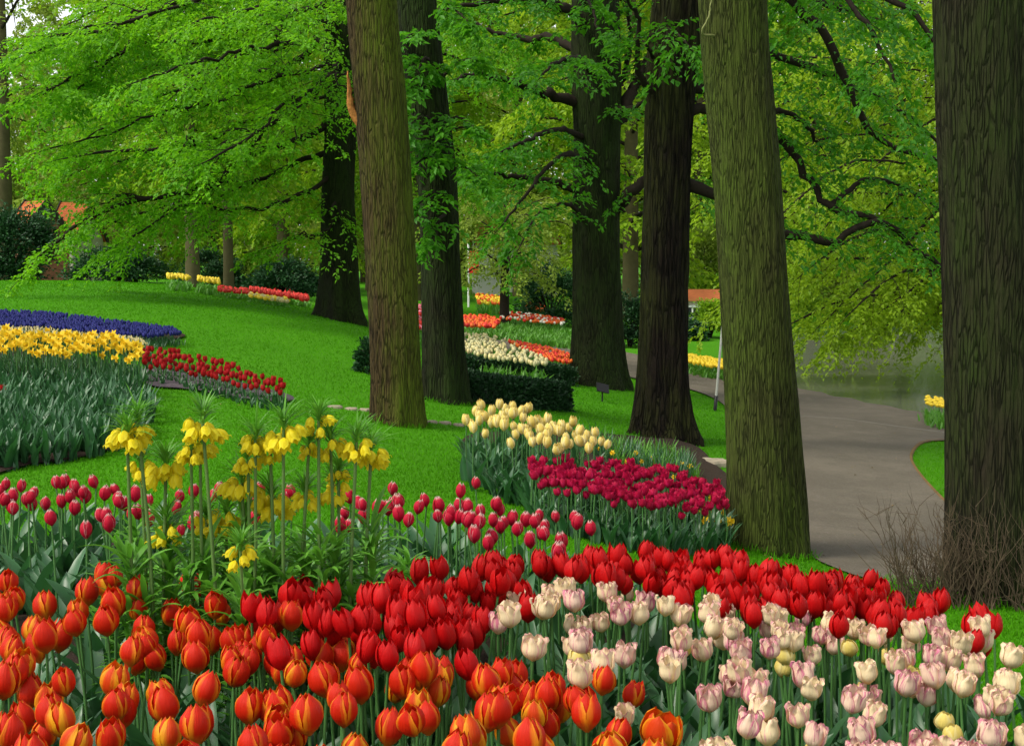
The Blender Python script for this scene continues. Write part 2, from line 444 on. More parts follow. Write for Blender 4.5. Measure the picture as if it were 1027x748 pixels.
def petal_mat(name, base, edge, lo, hi, streak=0.35, tip=None, tip_at=(0.75, 1.0), bot=None, transl=0.3, jit=0.25, rough=0.5):
    """UV.x runs across a petal (0..1), UV.y from base to tip; rim and tip are marked as the flower itself is"""
    m, nt, out = new_mat(name)
    uv = nd(nt, 'ShaderNodeUVMap'); sx = nd(nt, 'ShaderNodeSeparateXYZ'); nt.links.new(uv.outputs[0], sx.inputs[0])
    oi = nd(nt, 'ShaderNodeObjectInfo')
    e = math_(nt, 'MULTIPLY', math_(nt, 'ABSOLUTE', math_(nt, 'SUBTRACT', sx.outputs[0], 0.5)), 2.0)
    cmb = nd(nt, 'ShaderNodeCombineXYZ'); nt.links.new(math_(nt, 'MULTIPLY', sx.outputs[0], 15.0), cmb.inputs[0]); nt.links.new(math_(nt, 'MULTIPLY', sx.outputs[1], 1.6), cmb.inputs[1])
    nt.links.new(math_(nt, 'MULTIPLY', oi.outputs['Random'], 40.0), cmb.inputs[2])
    geo = nd(nt, 'ShaderNodeTexCoord'); adv = nd(nt, 'ShaderNodeVectorMath', operation='ADD')
    scl = nd(nt, 'ShaderNodeVectorMath', operation='SCALE'); scl.inputs['Scale'].default_value = 12.0
    nt.links.new(geo.outputs['Object'], scl.inputs[0]); nt.links.new(cmb.outputs[0], adv.inputs[0]); nt.links.new(scl.outputs[0], adv.inputs[1])
    n = noise(nt, adv.outputs[0], 1.0, 4, 0.6)
    f = math_(nt, 'ADD', e, math_(nt, 'MULTIPLY', math_(nt, 'SUBTRACT', n, 0.5), streak * 2))
    f = math_(nt, 'ADD', f, math_(nt, 'MULTIPLY', math_(nt, 'SUBTRACT', oi.outputs['Random'], 0.5), jit))
    fr = nd(nt, 'ShaderNodeMapRange'); fr.interpolation_type = 'SMOOTHSTEP'; fr.inputs['From Min'].default_value = lo; fr.inputs['From Max'].default_value = hi
    nt.links.new(f, fr.inputs['Value'])
    c = mixc(nt, fr.outputs[0], base, edge)
    if tip is not None:
        tr = nd(nt, 'ShaderNodeMapRange'); tr.interpolation_type = 'SMOOTHSTEP'; tr.inputs['From Min'].default_value = tip_at[0]; tr.inputs['From Max'].default_value = tip_at[1]
        nt.links.new(math_(nt, 'ADD', sx.outputs[1], math_(nt, 'MULTIPLY', math_(nt, 'SUBTRACT', n, 0.5), streak)), tr.inputs['Value'])
        c = mixc(nt, tr.outputs[0], c, tip)
    if bot is not None:
        br = nd(nt, 'ShaderNodeMapRange'); br.inputs['From Min'].default_value = 0.28; br.inputs['From Max'].default_value = 0.0
        nt.links.new(sx.outputs[1], br.inputs['Value'])
        c = mixc(nt, br.outputs[0], c, bot)
    c = mixc(nt, math_(nt, 'MULTIPLY', n, 0.35), c, [v * 0.62 for v in base])
    surface(nt, out, c, rough, bump(nt, n, 0.5, 0.005), 0.22, transl, c)
    return m
build_materials()
M['p_orange'] = petal_mat('petal_orange', (0.66, 0.020, 0.003), (0.88, 0.30, 0.010), 0.55, 1.08, 0.34, None, bot=(0.65, 0.22, 0.02))
M['p_flame'] = petal_mat('petal_flame', (0.68, 0.055, 0.004), (0.90, 0.45, 0.012), 0.25, 0.95, 0.45, None, bot=(0.7, 0.3, 0.02))
M['p_red'] = petal_mat('petal_red', (0.52, 0.002, 0.003), (0.60, 0.004, 0.004), 0.3, 1.0, 0.3, transl=0.2)
M['p_cream'] = petal_mat('petal_cream', (0.88, 0.72, 0.44), (0.76, 0.30, 0.36), 0.58, 1.25, 1.2, (0.72, 0.22, 0.34), (0.84, 1.2), (0.84, 0.64, 0.18), 0.22, 0.5)
M['p_pinkcream'] = petal_mat('petal_pink_cream', (0.87, 0.64, 0.47), (0.60, 0.12, 0.26), 0.40, 1.12, 1.3, (0.56, 0.09, 0.24), (0.78, 1.15), (0.86, 0.66, 0.26), 0.22, 0.3)
M['p_yellowbud'] = petal_mat('petal_pale_yellow', (0.82, 0.66, 0.17), (0.85, 0.73, 0.32), 0.3, 1.0, 0.3)
M['p_pink'] = petal_mat('petal_pink', (0.56, 0.006, 0.035), (0.84, 0.50, 0.48), 0.86, 1.25, 0.25, (0.90, 0.76, 0.66), (0.80, 1.0))
M['p_yellow'] = petal_mat('petal_yellow', (0.88, 0.68, 0.17), (0.90, 0.80, 0.42), 0.3, 1.0, 0.4)
M['p_magenta'] = petal_mat('petal_magenta', (0.47, 0.004, 0.045), (0.60, 0.014, 0.10), 0.3, 1.0, 0.4)
M['p_imperial'] = petal_mat('petal_imperial', (0.94, 0.78, 0.015), (0.95, 0.86, 0.05), 0.2, 1.0, 0.4, transl=0.45)
M['p_daffodil'] = petal_mat('petal_daffodil', (0.86, 0.58, 0.02), (0.90, 0.68, 0.06), 0.2, 1.0, 0.4)
M['p_crimson'] = petal_mat('petal_crimson', (0.44, 0.008, 0.012), (0.50, 0.02, 0.015), 0.2, 1.0, 0.4)

# ------------------------------------------------------------------ ground, path, pond
def span(a, b, near, far, c):
    """coordinates from a to b, step near around c growing to far"""
    out = [c]; x = c
    while x < b: x += min(far, near * (1 + max(0, abs(x - c) - 4) * 0.10)); out.append(x)
    x = c
    while x > a: x -= min(far, near * (1 + max(0, abs(x - c) - 4) * 0.10)); out.insert(0, x)
    return np.array(out)
gx = span(-420, 420, 0.16, 25, 0.5); gy = span(-40, 600, 0.16, 25, 7.0)
XX, YY = np.meshgrid(gx, gy)
ZZ = ground(XX, YY)
me = mesh('ground', np.stack([XX, YY, ZZ], -1).reshape(-1, 3), grid_faces(len(gx), len(gy)), M['lawn'])
tag(add('ground', me), kind='structure')

def sheet(name, poly, mat, off, step, smooth_k=5, ripple=0.0, rs=0):
    poly = smooth_closed(poly, smooth_k) if smooth_k else np.asarray(poly)
    b = []
    for i in range(len(poly)):
        a, c = poly[i], poly[(i + 1) % len(poly)]; k = max(1, int(np.hypot(*(c - a)) / step))
        for t in range(k): b.append(a + (c - a) * t / k)
    b = np.array(b); mn, mx = b.min(0), b.max(0)
    X, Y = np.meshgrid(np.arange(mn[0], mx[0], step), np.arange(mn[1], mx[1], step)); X = X.ravel(); Y = Y.ravel()
    k = inside(b, X, Y) & (dist_poly(b, X, Y) > step * 0.4)
    P = np.vstack([b, np.c_[X[k], Y[k]]]); nb = len(b)
    vs, es, fs, *_ = delaunay_2d_cdt([Vector(p) for p in P], [(i, (i + 1) % nb) for i in range(nb)], [], 1, 1e-6)
    V = np.array([(v.x, v.y) for v in vs]); Z = ground(V[:, 0], V[:, 1]) + off + 0.0007 * V[:, 1]
    if ripple:
        rg = np.random.default_rng(rs); edge = np.clip(dist_poly(b, V[:, 0], V[:, 1]) / 0.15, 0, 1)
        Z += edge * (ripple * rg.random(len(Z)) + ripple)
    F = np.array([f for f in fs if len(f) == 3])
    a, b_, c = V[F[:, 0]], V[F[:, 1]], V[F[:, 2]]
    flip = ((b_ - a)[:, 0] * (c - a)[:, 1] - (b_ - a)[:, 1] * (c - a)[:, 0]) < 0
    F[flip] = F[flip][:, ::-1]
    o = add(name, mesh(name, np.c_[V, Z], F, mat)); tag(o, kind='structure')
    return poly
EXCL = [POND]
# the winding path: in from the lower right, round behind the lime trunk, off to the left between the far beds
path_px_left = [(1900, 640), (1160, 612), (1000, 594), (930, 589), (880, 584), (840, 572), (806, 552), (772, 500), (748, 460), (738, 425), (722, 404), (690, 391), (640, 381), (570, 366), (530, 358), (480, 347), (430, 341), (380, 335)]
path_px_right = [(400, 322), (450, 326), (500, 331), (560, 341), (620, 353), (690, 366), (760, 377), (800, 387), (860, 400), (940, 414), (1000, 423), (1060, 436), (1160, 442), (1700, 470), (1700, 490), (1160, 462), (1000, 448), (955, 443), (926, 445), (914, 456), (918, 470), (938, 494), (960, 512), (1010, 530), (1160, 548), (1900, 570)]
PATH = gpoly(path_px_left + path_px_right)
EXCL.append(sheet('path', PATH, M['path'], 0.008, 0.25, 4)); PATHPOLY = EXCL[-1]
# edging of the right hand lawn
ed = gpoly([(990, 446), (955, 442), (926, 444), (914, 456), (918, 470), (938, 494), (960, 512), (1010, 530), (1150, 546), (1880, 568)])
ed = spline(np.c_[ed, np.zeros(len(ed))], 60)[:, :2]
ez = ground(ed[:, 0], ed[:, 1])
V, F = tubes(np.c_[ed, ez + 0.004][None], np.full((1, 60), 0.020), 6)
M['edging'] = plain('edging', (0.15, 0.085, 0.025), 0.9, 0.4, 9, 0.3)
tag(add('lawn_edging', mesh('lawn_edging', V, F, M['edging'])), 'thin rusty brown edging strip curving along the lawn beside the path', 'lawn edging')
# paving joint across the path fork
jo = gpoly([(800, 418), (850, 422), (900, 429), (955, 436)]); jo = spline(np.c_[jo, np.zeros(4)], 30)[:, :2]
V, F = tubes(np.c_[jo, ground(jo[:, 0], jo[:, 1]) + 0.012][None], np.full((1, 30), 0.013), 6)
tag(add('gutter_strip', mesh('gutter_strip', V, F, plain('gutter', (0.17, 0.155, 0.13), 0.8))), kind='structure')
px_, py_ = POND[:, 0], POND[:, 1]
mn, mx = POND.min(0) - 0.6, POND.max(0) + 0.6
V = np.array([(mn[0], mn[1], WATER_Z), (mx[0], mn[1], WATER_Z), (mx[0], mx[1], WATER_Z), (mn[0], mx[1], WATER_Z)])
# (the pond surface only fills the dip: the banks stand above it)
poly = POND
P3 = np.c_[poly, np.full(len(poly), WATER_Z)]
ctr = np.r_[poly.mean(0), WATER_Z]
V = np.vstack([P3, ctr]); nP = len(poly)
vs, es, fs, *_ = delaunay_2d_cdt([Vector(p) for p in poly], [(i, (i + 1) % nP) for i in range(nP)], [], 1, 1e-6)
V = np.array([(v.x, v.y, WATER_Z) for v in vs]); F = np.array([f for f in fs])
a, b_, c = V[F[:, 0]], V[F[:, 1]], V[F[:, 2]]
flip = ((b_ - a)[:, 0] * (c - a)[:, 1] - (b_ - a)[:, 1] * (c - a)[:, 0]) < 0
F[flip] = F[flip][:, ::-1]
tag(add('pond_water', mesh('pond_water', V, F, M['water'], smooth=False)), kind='structure')

# soil of the beds
BEDS = {}
def bed(name, px, mat='soil', off=0.012, step=0.14, ripple=0.02):
    BEDS[name] = sheet(name, gpoly(px), M[mat], off, step, 4, ripple)
    EXCL.append(BEDS[name])
fb = [(-3.6, 0.6), (-3.9, 4.0), (-3.6, 6.3), (-2.0, 6.55), (-0.3, 6.4), (0.5, 5.9), (0.95, 5.35), (1.45, 4.75), (1.85, 4.25), (2.2, 3.5), (2.2, 0.6)]
BEDS['front_bed_soil'] = sheet('front_bed_soil', np.array(fb), M['soil'], 0.012, 0.12, 4, 0.02); EXCL.append(BEDS['front_bed_soil'])
bed('left_bed_soil', [(-60, 350), (30, 352), (104, 366), (142, 382), (156, 406), (140, 436), (100, 456), (30, 468), (-70, 472)])
bed('crimson_bed_soil', [(140, 372), (200, 378), (285, 396), (290, 404), (250, 402), (190, 392), (150, 388)], 'mulch')
bed('blue_bed_soil', [(-60, 322), (40, 322), (120, 329), (178, 335), (182, 340), (140, 344), (60, 345), (-60, 345)])
bed('centre_bed_soil', [(462, 448), (480, 474), (520, 500), (580, 518), (640, 526), (735, 532), (760, 505), (720, 470), (690, 446), (610, 438), (540, 436), (480, 436)])
def lawn_ok(x, y, pad=0.03):
    ok = np.ones(len(x), bool)
    for p in EXCL:
        ok &= ~inside(p, x, y)
    return ok

# ------------------------------------------------------------------ grass blades on the mown lawns near enough to show them
def grass(name, n, y0, y1, seed, hgt, label=None):
    rg = np.random.default_rng(seed)
    Y = np.exp(rg.uniform(math.log(y0), math.log(y1), n)); X = Y * np.where(rg.random(n) < .8, rg.uniform(-0.42, 0.42, n), rg.uniform(-.75, .75, n))
    k = lawn_ok(X, Y); X, Y = X[k], Y[k]; n = len(X)
    Z = ground(X, Y)
    a = rg.uniform(0, 2 * np.pi, n); h = hgt * rg.uniform(0.6, 1.3, n); wd = 0.0022 + 0.00028 * Y
    b = rg.uniform(0, 2 * np.pi, n); ln = h * rg.uniform(0.1, 0.7, n)
    c = np.c_[X, Y, Z - 0.004]; s = np.c_[np.cos(a), np.sin(a), np.zeros(n)] * wd[:, None]
    t = c + np.c_[np.cos(b) * ln, np.sin(b) * ln, h]
    V = np.stack([c - s, c + s, t], 1).reshape(-1, 3)
    F = np.arange(3 * n).reshape(-1, 3)
    patch = 0.5 + 0.22 * np.sin(X * 1.7 + np.sin(Y * 1.1) * 2) * np.sin(Y * 0.9 + X * .5) + 0.16 * np.sin(X * 5.3 + Y * 2) * np.sin(Y * 4.1 - X)
    tint = np.clip(np.repeat(rg.normal(0, 0.13, n) + patch, 3), 0, 1)
    o = add(name, mesh(name, V, F, M['blade'], None, True, None, {'tint': tint}))
    tag(o, 'short mown green grass of the lawns', 'grass', kind='stuff')
grass('grass', 400000, 4.6, 30, 5, 0.022)

# ------------------------------------------------------------------ trees
def leaves(P, D, N, L, W, tint, acc, m=1, fold=0.25):
    """pointed leaf blades: 4 vertices and two faces folded along the midrib"""
    D = norm(D); S = norm(np.cross(D, N)); N = np.cross(S, D)
    L = L[:, None]; W = W[:, None]
    V = np.stack([P, P + D * L * 0.45 + S * W * 0.5 + N * W * fold, P + D * L - N * L * 0.08, P + D * L * 0.45 - S * W * 0.5 + N * W * fold], 1).reshape(-1, 3)
    i = np.arange(len(P))[:, None] * 4
    F = np.concatenate([i + np.array([0, 1, 2]), i + np.array([0, 2, 3])])
    acc.add(V, F, m, None, np.repeat(tint, 4))

def sprays(limbs, rg, acc, spacing=0.2, sec=1.0, twig=0.32, leaf=0.075, aspect=0.55, per_sec=9, per_twig=8, droop=0.25, flat=0.25, start=0.2, tint0=0.5, up=0.0, rtw=0.006):
    """flat layered leaf sprays along limbs; twigs go into material slot 0, leaves into slot 1"""
    S0, SD, SL, ST = [], [], [], []
    for pts in limbs:
        seg = np.linalg.norm(np.diff(pts, axis=0), axis=1); Ltot = seg.sum(); cum = np.r_[0, np.cumsum(seg)]
        s = np.arange(Ltot * start, Ltot, spacing) + rg.uniform(-.3, .3) * spacing
        s = np.clip(s, 0, Ltot - 1e-4)
        idx = np.clip(np.searchsorted(cum, s, 'right') - 1, 0, len(seg) - 1)
        t = ((s - cum[idx]) / seg[idx])[:, None]
        p = pts[idx] * (1 - t) + pts[idx + 1] * t; tan = norm(pts[idx + 1] - pts[idx])
        side = np.where(np.arange(len(s)) % 2 == 0, 1, -1)[:, None] * np.ones((1, 1))
        perp = norm(np.cross(tan, np.array([0, 0, 1.0])))
        ang = rg.uniform(R(25), R(75), len(s))[:, None]
        d = perp * side * np.sin(ang) + tan * np.cos(ang); d[:, 2] += rg.normal(up, flat, len(s))
        S0.append(p); SD.append(norm(d)); fr = s / Ltot
        SL.append(sec * (0.45 + 0.55 * np.sin(np.pi * np.clip(fr * 0.85 + 0.15, 0, 1))) * rg.uniform(0.55, 1.25, len(s)))
        ST.append(np.full(len(s), 1.0) * rg.normal(tint0, 0.10))
        # the limb tip itself carries a spray
        S0.append(pts[-1:]); SD.append(norm(pts[-1:] - pts[-2:-1])); SL.append(np.array([sec * 0.6])); ST.append(np.array([tint0]))
    p0 = np.concatenate(S0); d = np.concatenate(SD); L = np.concatenate(SL); T = np.concatenate(ST); n = len(p0)
    k = 6; u = np.linspace(0, 1, k)
    bend = rg.normal(0, 0.18, (n, 1, 3)) * np.array([1, 1, 0.5])
    C = p0[:, None] + d[:, None] * (L[:, None, None] * u[None, :, None]) + bend * (L[:, None, None] * (u ** 2)[None, :, None])
    C[..., 2] -= droop * (L[:, None] * u[None] ** 2)
    V, F = tubes(C, rtw * (0.4 + L)[:, None] * (1.15 - u)[None], 3); acc.add(V, F, 0)
    # twigs
    tp = np.linspace(0.12, 1.0, per_sec); fi = tp * (k - 1); i0 = np.clip(fi.astype(int), 0, k - 2); ft = (fi - i0)[None, :, None]
    q = C[:, i0] * (1 - ft) + C[:, i0 + 1] * ft; tan = norm(C[:, i0 + 1] - C[:, i0])
    nrm = norm(np.array([0, 0, 1.0]) + rg.normal(0, 0.22, (n, 1, 3))); nrm = np.broadcast_to(nrm, tan.shape)
    perp = norm(np.cross(tan, nrm)); sg = np.where(np.arange(per_sec) % 2 == 0, 1, -1)[None, :, None]
    an = rg.uniform(R(20), R(70), (n, per_sec, 1))
    td = norm(perp * sg * np.sin(an) + tan * np.cos(an) + rg.normal(0, 0.12, tan.shape))
    tl = twig * rg.uniform(0.5, 1.2, (n, per_sec)) * (0.4 + 0.6 * np.minimum(1, L))[:, None] * (1.05 - 0.4 * tp)[None]
    # leaves along each twig
    lv = np.linspace(0.1, 1.0, per_twig)
    P = q[:, :, None] + td[:, :, None] * (tl[:, :, None] * lv)[..., None]
    P[..., 2] -= 0.25 * tl[:, :, None] * lv ** 2
    ls = np.where(np.arange(per_twig) % 2 == 0, 1, -1)[None, None, :, None]
    pp = norm(np.cross(td, nrm))[:, :, None]
    la = rg.uniform(R(15), R(70), P.shape[:3] + (1,))
    LD = norm(pp * ls * np.sin(la) + td[:, :, None] * np.cos(la) + rg.normal(0, 0.2, P.shape) + np.array([0, 0, -0.25]))
    LN = norm(np.broadcast_to(nrm[:, :, None], P.shape) + rg.normal(0, 0.35, P.shape))
    tint = np.broadcast_to(T[:, None, None], P.shape[:3]) + rg.normal(0, 0.16, P.shape[:3]) + rg.normal(0, 0.12, (n, 1, 1))
    P = P.reshape(-1, 3) + rg.normal(0, leaf * 0.25, (P.size // 3, 3)); m = len(P)
    Ls = leaf * rg.uniform(0.6, 1.25, m)
    leaves(P, LD.reshape(-1, 3), LN.reshape(-1, 3), Ls, Ls * aspect, np.clip(tint.ravel(), 0, 1), acc)

def trunk_mesh(name, pts, rad, mat, sides=64, rings=120, flare=0.35, flare_h=0.35, lobes=5, seed=0, ridge=0.02, lump=0.03):
    """pts along the trunk from below the ground up, with a flared lobed foot and an uneven surface"""
    rg = np.random.default_rng(seed)
    pts = np.asarray(pts, float); C = spline(pts, rings)
    L = np.r_[0, np.cumsum(np.linalg.norm(np.diff(pts, axis=0), axis=1))]
    s = np.linspace(0, L[-1], rings); r = np.interp(s, L, rad)
    th = np.linspace(0, 2 * np.pi, sides, endpoint=False)
    TH, S = np.meshgrid(th, s)
    h = np.maximum(S - 0.25, 0)
    fl = flare * np.exp(-h / flare_h) * (1 + 0.45 * np.sin(TH * lobes + rg.uniform(0, 6)) + 0.2 * np.sin(TH * (lobes + 3) + 1))
    f = 1 + fl
    for a, b in ((2, 0.7), (3, 1.1), (4, 2.2), (5, 0.5)):
        f += lump * rg.uniform(0.3, 1) * np.sin(TH * a + S * b + rg.uniform(0, 6)) * np.cos(S * rg.uniform(.4, 1.8) + rg.uniform(0, 6))
    nr = sides // 4
    f += ridge * np.abs(np.sin(TH * nr / 2 + 1.4 * np.sin(S * 2.3 + TH * 3) + 0.9 * np.sin(S * 5.1 + TH * 7))) 
    rr = r[:, None] * f
    V = np.stack([C[:, None, 0] + rr * np.cos(TH), C[:, None, 1] + rr * np.sin(TH), np.broadcast_to(C[:, 2:3], TH.shape)], -1).reshape(-1, 3)
    return V, grid_faces(sides, rings, True)

def local(V, base):
    return np.asarray(V, float) - np.asarray(base)
class Tree:
    def __init__(s, name, label, group, base, mat):
        s.base = np.array(base, float); s.root = empty(name, base); tag(s.root, label, 'tree', group)
        s.mat = mat; s.kink = 0.0
    def trunk(s, pts, rad, **kw):
        V, F = trunk_mesh('trunk', pts, rad, s.mat, **kw)
        add('trunk', mesh('trunk', local(V, s.base), F, s.mat), s.root); return s
    def limb(s, pts, r0, r1, mat=None, sides=9, n=26, seed=0):
        rg = np.random.default_rng(seed); C = spline(pts, n); C[1:-1] += rg.normal(0, r0 * 0.22, (n - 2, 3))
        kk = np.cumsum(rg.normal(0, 1, (n, 3)), 0); kk = kk - np.linspace(0, 1, n)[:, None] * kk[-1]; C += kk * s.kink * np.sin(np.linspace(0, np.pi, n))[:, None]
        rr = np.linspace(r0, r1, n) * rg.uniform(0.9, 1.12, n); rr[-1] *= 0.3
        V, F = tubes(C[None], rr[None], sides)
        add('limb', mesh('limb', local(V, s.base), F, mat or M['limb']), s.root); return C
    def crown(s, acc, lm):
        me = acc.build('crown', [M['limb'], lm]); me.transform(Matrix.Translation(-Vector(s.base)))
        add('crown', me, s.root)

def px_trunk(samples, Y, base_z, top=None):
    """samples (px, py, width px) from top to base at distance Y -> points and radii from under the ground up"""
    pts, rad = [], []
    for px, py, wd in samples[::-1]:
        p = at(np.array(px), np.array(py), np.array(Y)); pts.append(p); rad.append(wd / 2 * Y / FPX)
    pts[0][2] = base_z
    b = pts[0].copy(); b[2] -= 0.25; pts.insert(0, b); rad.insert(0, rad[0])
    d = pts[-1] - pts[-2]; d = d / np.linalg.norm(d)
    for k, (e, f) in enumerate(((2.0, 0.94), (5.0, 0.78), (8.0, 0.5), (10.5, 0.2))):
        q = pts[-1 - 0].copy() if k == 0 else top_
        if k == 0: top_ = pts[-1].copy(); r_ = rad[-1]
        pts.append(top_ + d * e * np.array([0.5, 0.5, 1])); rad.append(r_ * f)
    return pts, rad

def near_tree(name, label, mat, samples, Y, **kw):
    bx = at(np.array(samples[-1][0]), np.array(samples[-1][1]), np.array(Y)); bz = gz(bx[0], bx[1])
    pts, rad = px_trunk(samples, Y, bz)
    t = Tree(name, label, 'trees standing in the park lawn', (pts[1][0], pts[1][1], bz), mat)
    t.trunk(pts, rad, **kw); t.pts = np.array(pts); t.rad = rad; t.Y = Y
    return t
def plimb(t, pxs, r0, r1, seed=0, n=26):
    """limb through (px, py, Y) places"""
    P = np.array([at(np.array(a), np.array(b), np.array(c)) for a, b, c in pxs])
    return t.limb(P, r0, r1, seed=seed, n=n)

def ground_Y(px, py):
    return hit(np.array([px], float), np.array([py], float), 0.0, base_height)[0][1]

def high_crown(t, rg, lm, z0, n, reach, leaf=0.13, sec=1.2, **kw):
    """limbs and leaves of the upper tree, above what the picture shows"""
    top = t.pts[-1]; limbs = []
    for i in range(n):
        f = rg.uniform(0, 1); k = np.argmin(abs(t.pts[:, 2] - (z0 + f * (top[2] - z0)))); p = t.pts[k]; a = i * 2.4 + rg.uniform(-.4, .4)
        ln = reach * rg.uniform(0.6, 1.1) * (1 - 0.45 * f)
        d = np.array([math.cos(a), math.sin(a), 0.45 + 0.5 * f])
        P = np.array([p, p + d * ln * 0.4, p + d * ln * 0.75 + [0, 0, .1], p + d * ln * np.array([1, 1, 0.85])])
        limbs.append(t.limb(P, 0.07, 0.015, seed=int(rg.integers(1e6)), n=14, sides=6))
    acc = Acc(); sprays(limbs, rg, acc, 0.5, sec, 0.5, leaf, 0.6, 5, 5, **kw); t.crown(acc, lm)

# -- the six tall trunks of the picture
Y1, Y2, Y3, Y4 = ground_Y(397, 424), ground_Y(446, 402), ground_Y(600, 387), ground_Y(668, 440)
Y5, Y6, Y7 = ground_Y(768, 550), ground_Y(1000, 600), ground_Y(341, 321)
t1 = near_tree('broadleaf_tree', 'tall brown ridged trunk with a torn orange limb stub, left of centre', M['bark_a'], [(372, -10, 47), (380, 90, 50), (388, 200, 48), (394, 300, 50), (398, 400, 50), (398, 424, 50)], Y1, seed=1, sides=112, rings=260, flare=0.16, flare_h=0.22, lump=0.035, ridge=0.045)
t2 = near_tree('broadleaf_tree', 'dark trunk just behind and right of the trunk with torn stub', M['bark_b'], [(417, -10, 38), (428, 100, 38), (439, 200, 38), (446, 380, 41), (446, 402, 42)], Y2, seed=2, sides=80, rings=180, flare=0.2, flare_h=0.25, lump=0.04, ridge=0.04)
t3 = near_tree('broadleaf_tree', 'wide dark trunk with flared roots and limbs, in the picture centre', M['bark_b'], [(597, -10, 46), (598, 100, 46), (599, 200, 44), (599, 300, 46), (598, 387, 46)], Y3, seed=3, sides=96, rings=220, flare=0.42, flare_h=0.42, lobes=6, lump=0.07, ridge=0.04)
t4 = near_tree('broadleaf_tree', 'nearly black rough leaning trunk left of the mossy green trunk', M['bark_e'], [(680, -10, 42), (673, 100, 43), (668, 200, 44), (666, 330, 44), (667, 440, 48)], Y4, seed=4, sides=96, rings=220, flare=0.42, flare_h=0.32, lobes=7, lump=0.10, ridge=0.08)
t5 = near_tree('broadleaf_tree', 'large mossy green trunk with finely ridged bark beside the path', M['bark_c'], [(734, -10, 64), (742, 100, 64), (751, 200, 64), (763, 400, 70), (768, 500, 74), (768, 552, 76)], Y5, seed=5, sides=144, rings=300, flare=0.14, flare_h=0.25, lump=0.03, ridge=0.04)
t6 = near_tree('broadleaf_tree', 'thick grey brown trunk at the right edge behind bare twigs', M['bark_d'], [(990, -10, 98), (993, 200, 94), (999, 400, 96), (1002, 560, 100), (1002, 603, 104)], Y6, seed=6, sides=144, rings=280, flare=0.14, flare_h=0.25, lump=0.03, ridge=0.045)
t7 = near_tree('beech_tree', 'dark distant trunk with long sweeping bright green leafy branches', M['bark_b'], [(342, -10, 30), (341, 100, 31), (339, 200, 32), (340, 290, 34), (341, 321, 36)], Y7, seed=7, sides=64, rings=140, flare=0.5, flare_h=0.4, lump=0.07, ridge=.04)

# torn stub on t1
sb = at(np.array(361.0), np.array(114.0), np.array(Y1)); tp = at(np.array(349.0), np.array(72.0), np.array(Y1 - 0.05))
rgs = np.random.default_rng(2)
C = spline([sb + [0.03, 0, -0.12], sb + [-0.06, -0.02, 0.02], (sb + tp) / 2 + [-0.035, -0.02, 0.0], tp], 14)
V, F = tubes(C[None], np.array([0.06, 0.062, 0.06, 0.055, 0.05, 0.045, 0.04, 0.036, 0.032, 0.027, 0.022, 0.016, 0.01, 0.003])[None] * .7, 10)
V += rgs.normal(0, 0.004, V.shape)
add('torn_stub', mesh('torn_stub', local(V, t1.base), F, M['wood']), t1.root)

rg = np.random.default_rng(11)
# -- the beech: tiers of long limbs sweeping to the left and towards the camera
limbs = []
t7.kink = 0.05
def L7(pxs, r0, r1):
    C = plimb(t7, pxs, r0 * .8, r1, seed=len(limbs)); limbs.append(C); rf = np.random.default_rng(900 + len(limbs))
    if r0 > .05:
        for f in (.35, .58):
            k = int(len(C) * (f + rf.uniform(-.08, .08))); d = norm(C[k + 2] - C[k - 2]); sd = np.cross(d, [0, 0, 1.0]) * rf.choice([-1, 1])
            L = rf.uniform(.9, 1.7); e = norm(d + sd * rf.uniform(.4, .9) + [0, 0, rf.uniform(-.35, .35)])
            limbs.append(t7.limb(np.array([C[k], C[k] + e * L * .35 + [0, 0, .06], C[k] + e * L * .7, C[k] + e * L + [0, 0, -.15]]), r0 * .45, .007, seed=len(limbs), n=14, sides=6))
y = Y7
L7([(336, -30, y), (260, -6, y - .6), (190, 10, y - 1.2), (110, 34, y - 1.8), (40, 36, y - 2.2)], 0.075, 0.02)
L7([(338, -60, y), (240, -20, y - .2), (150, 18, y - .6), (135, 45, y - 1), (95, 72, y - 1.3), (10, 105, y - 1.8)], 0.07, 0.02)
L7([(334, 60, y), (310, 95, y - .3), (280, 104, y - .7), (240, 128, y - 1.1), (180, 130, y - 2), (60, 160, y - 2.6)], 0.075, 0.015)
L7([(334, 100, y), (320, 130, y - .2), (255, 152, y - .6), (215, 175, y - 1), (170, 180, y - 1.4), (60, 240, y - 1.9), (15, 285, y - 2.1)], 0.08, 0.015)
L7([(336, 150, y), (280, 170, y + .3), (220, 180, y + .5), (150, 205, y + .3), (90, 230, y - .2)], 0.06, 0.012)
L7([(338, 30, y), (290, 60, y + .6), (230, 70, y + 1.2), (150, 100, y + 1.7), (60, 130, y + 2.1)], 0.07, 0.015)
L7([(338, 0, y), (300, 30, y + .9), (250, 40, y + 2.2), (190, 60, y + 3.2)], 0.06, 0.015)
L7([(338, 60, y), (330, 80, y - 1), (300, 110, y - 2.3), (250, 140, y - 3.3), (200, 165, y - 4)], 0.06, 0.012)
L7([(338, 20, y), (320, 20, y - 1), (270, 40, y - 2.4), (200, 60, y - 3.6), (130, 85, y - 4.4)], 0.06, 0.012)
L7([(338, -40, y), (310, -30, y - 1), (280, -10, y - 2.2), (230, 10, y - 3.4), (190, 25, y - 4.2)], 0.06, 0.012)
L7([(345, 130, y), (390, 130, y + .3), (440, 150, y + .7), (480, 190, y + 1)], 0.06, 0.012)
L7([(345, 60, y), (400, 50, y + .6), (460, 60, y + 1.2), (530, 90, y + 1.6)], 0.06, 0.012)
L7([(345, 0, y), (380, -10, y - .8), (430, 10, y - 1.4), (470, 30, y - 1.9)], 0.06, 0.012)
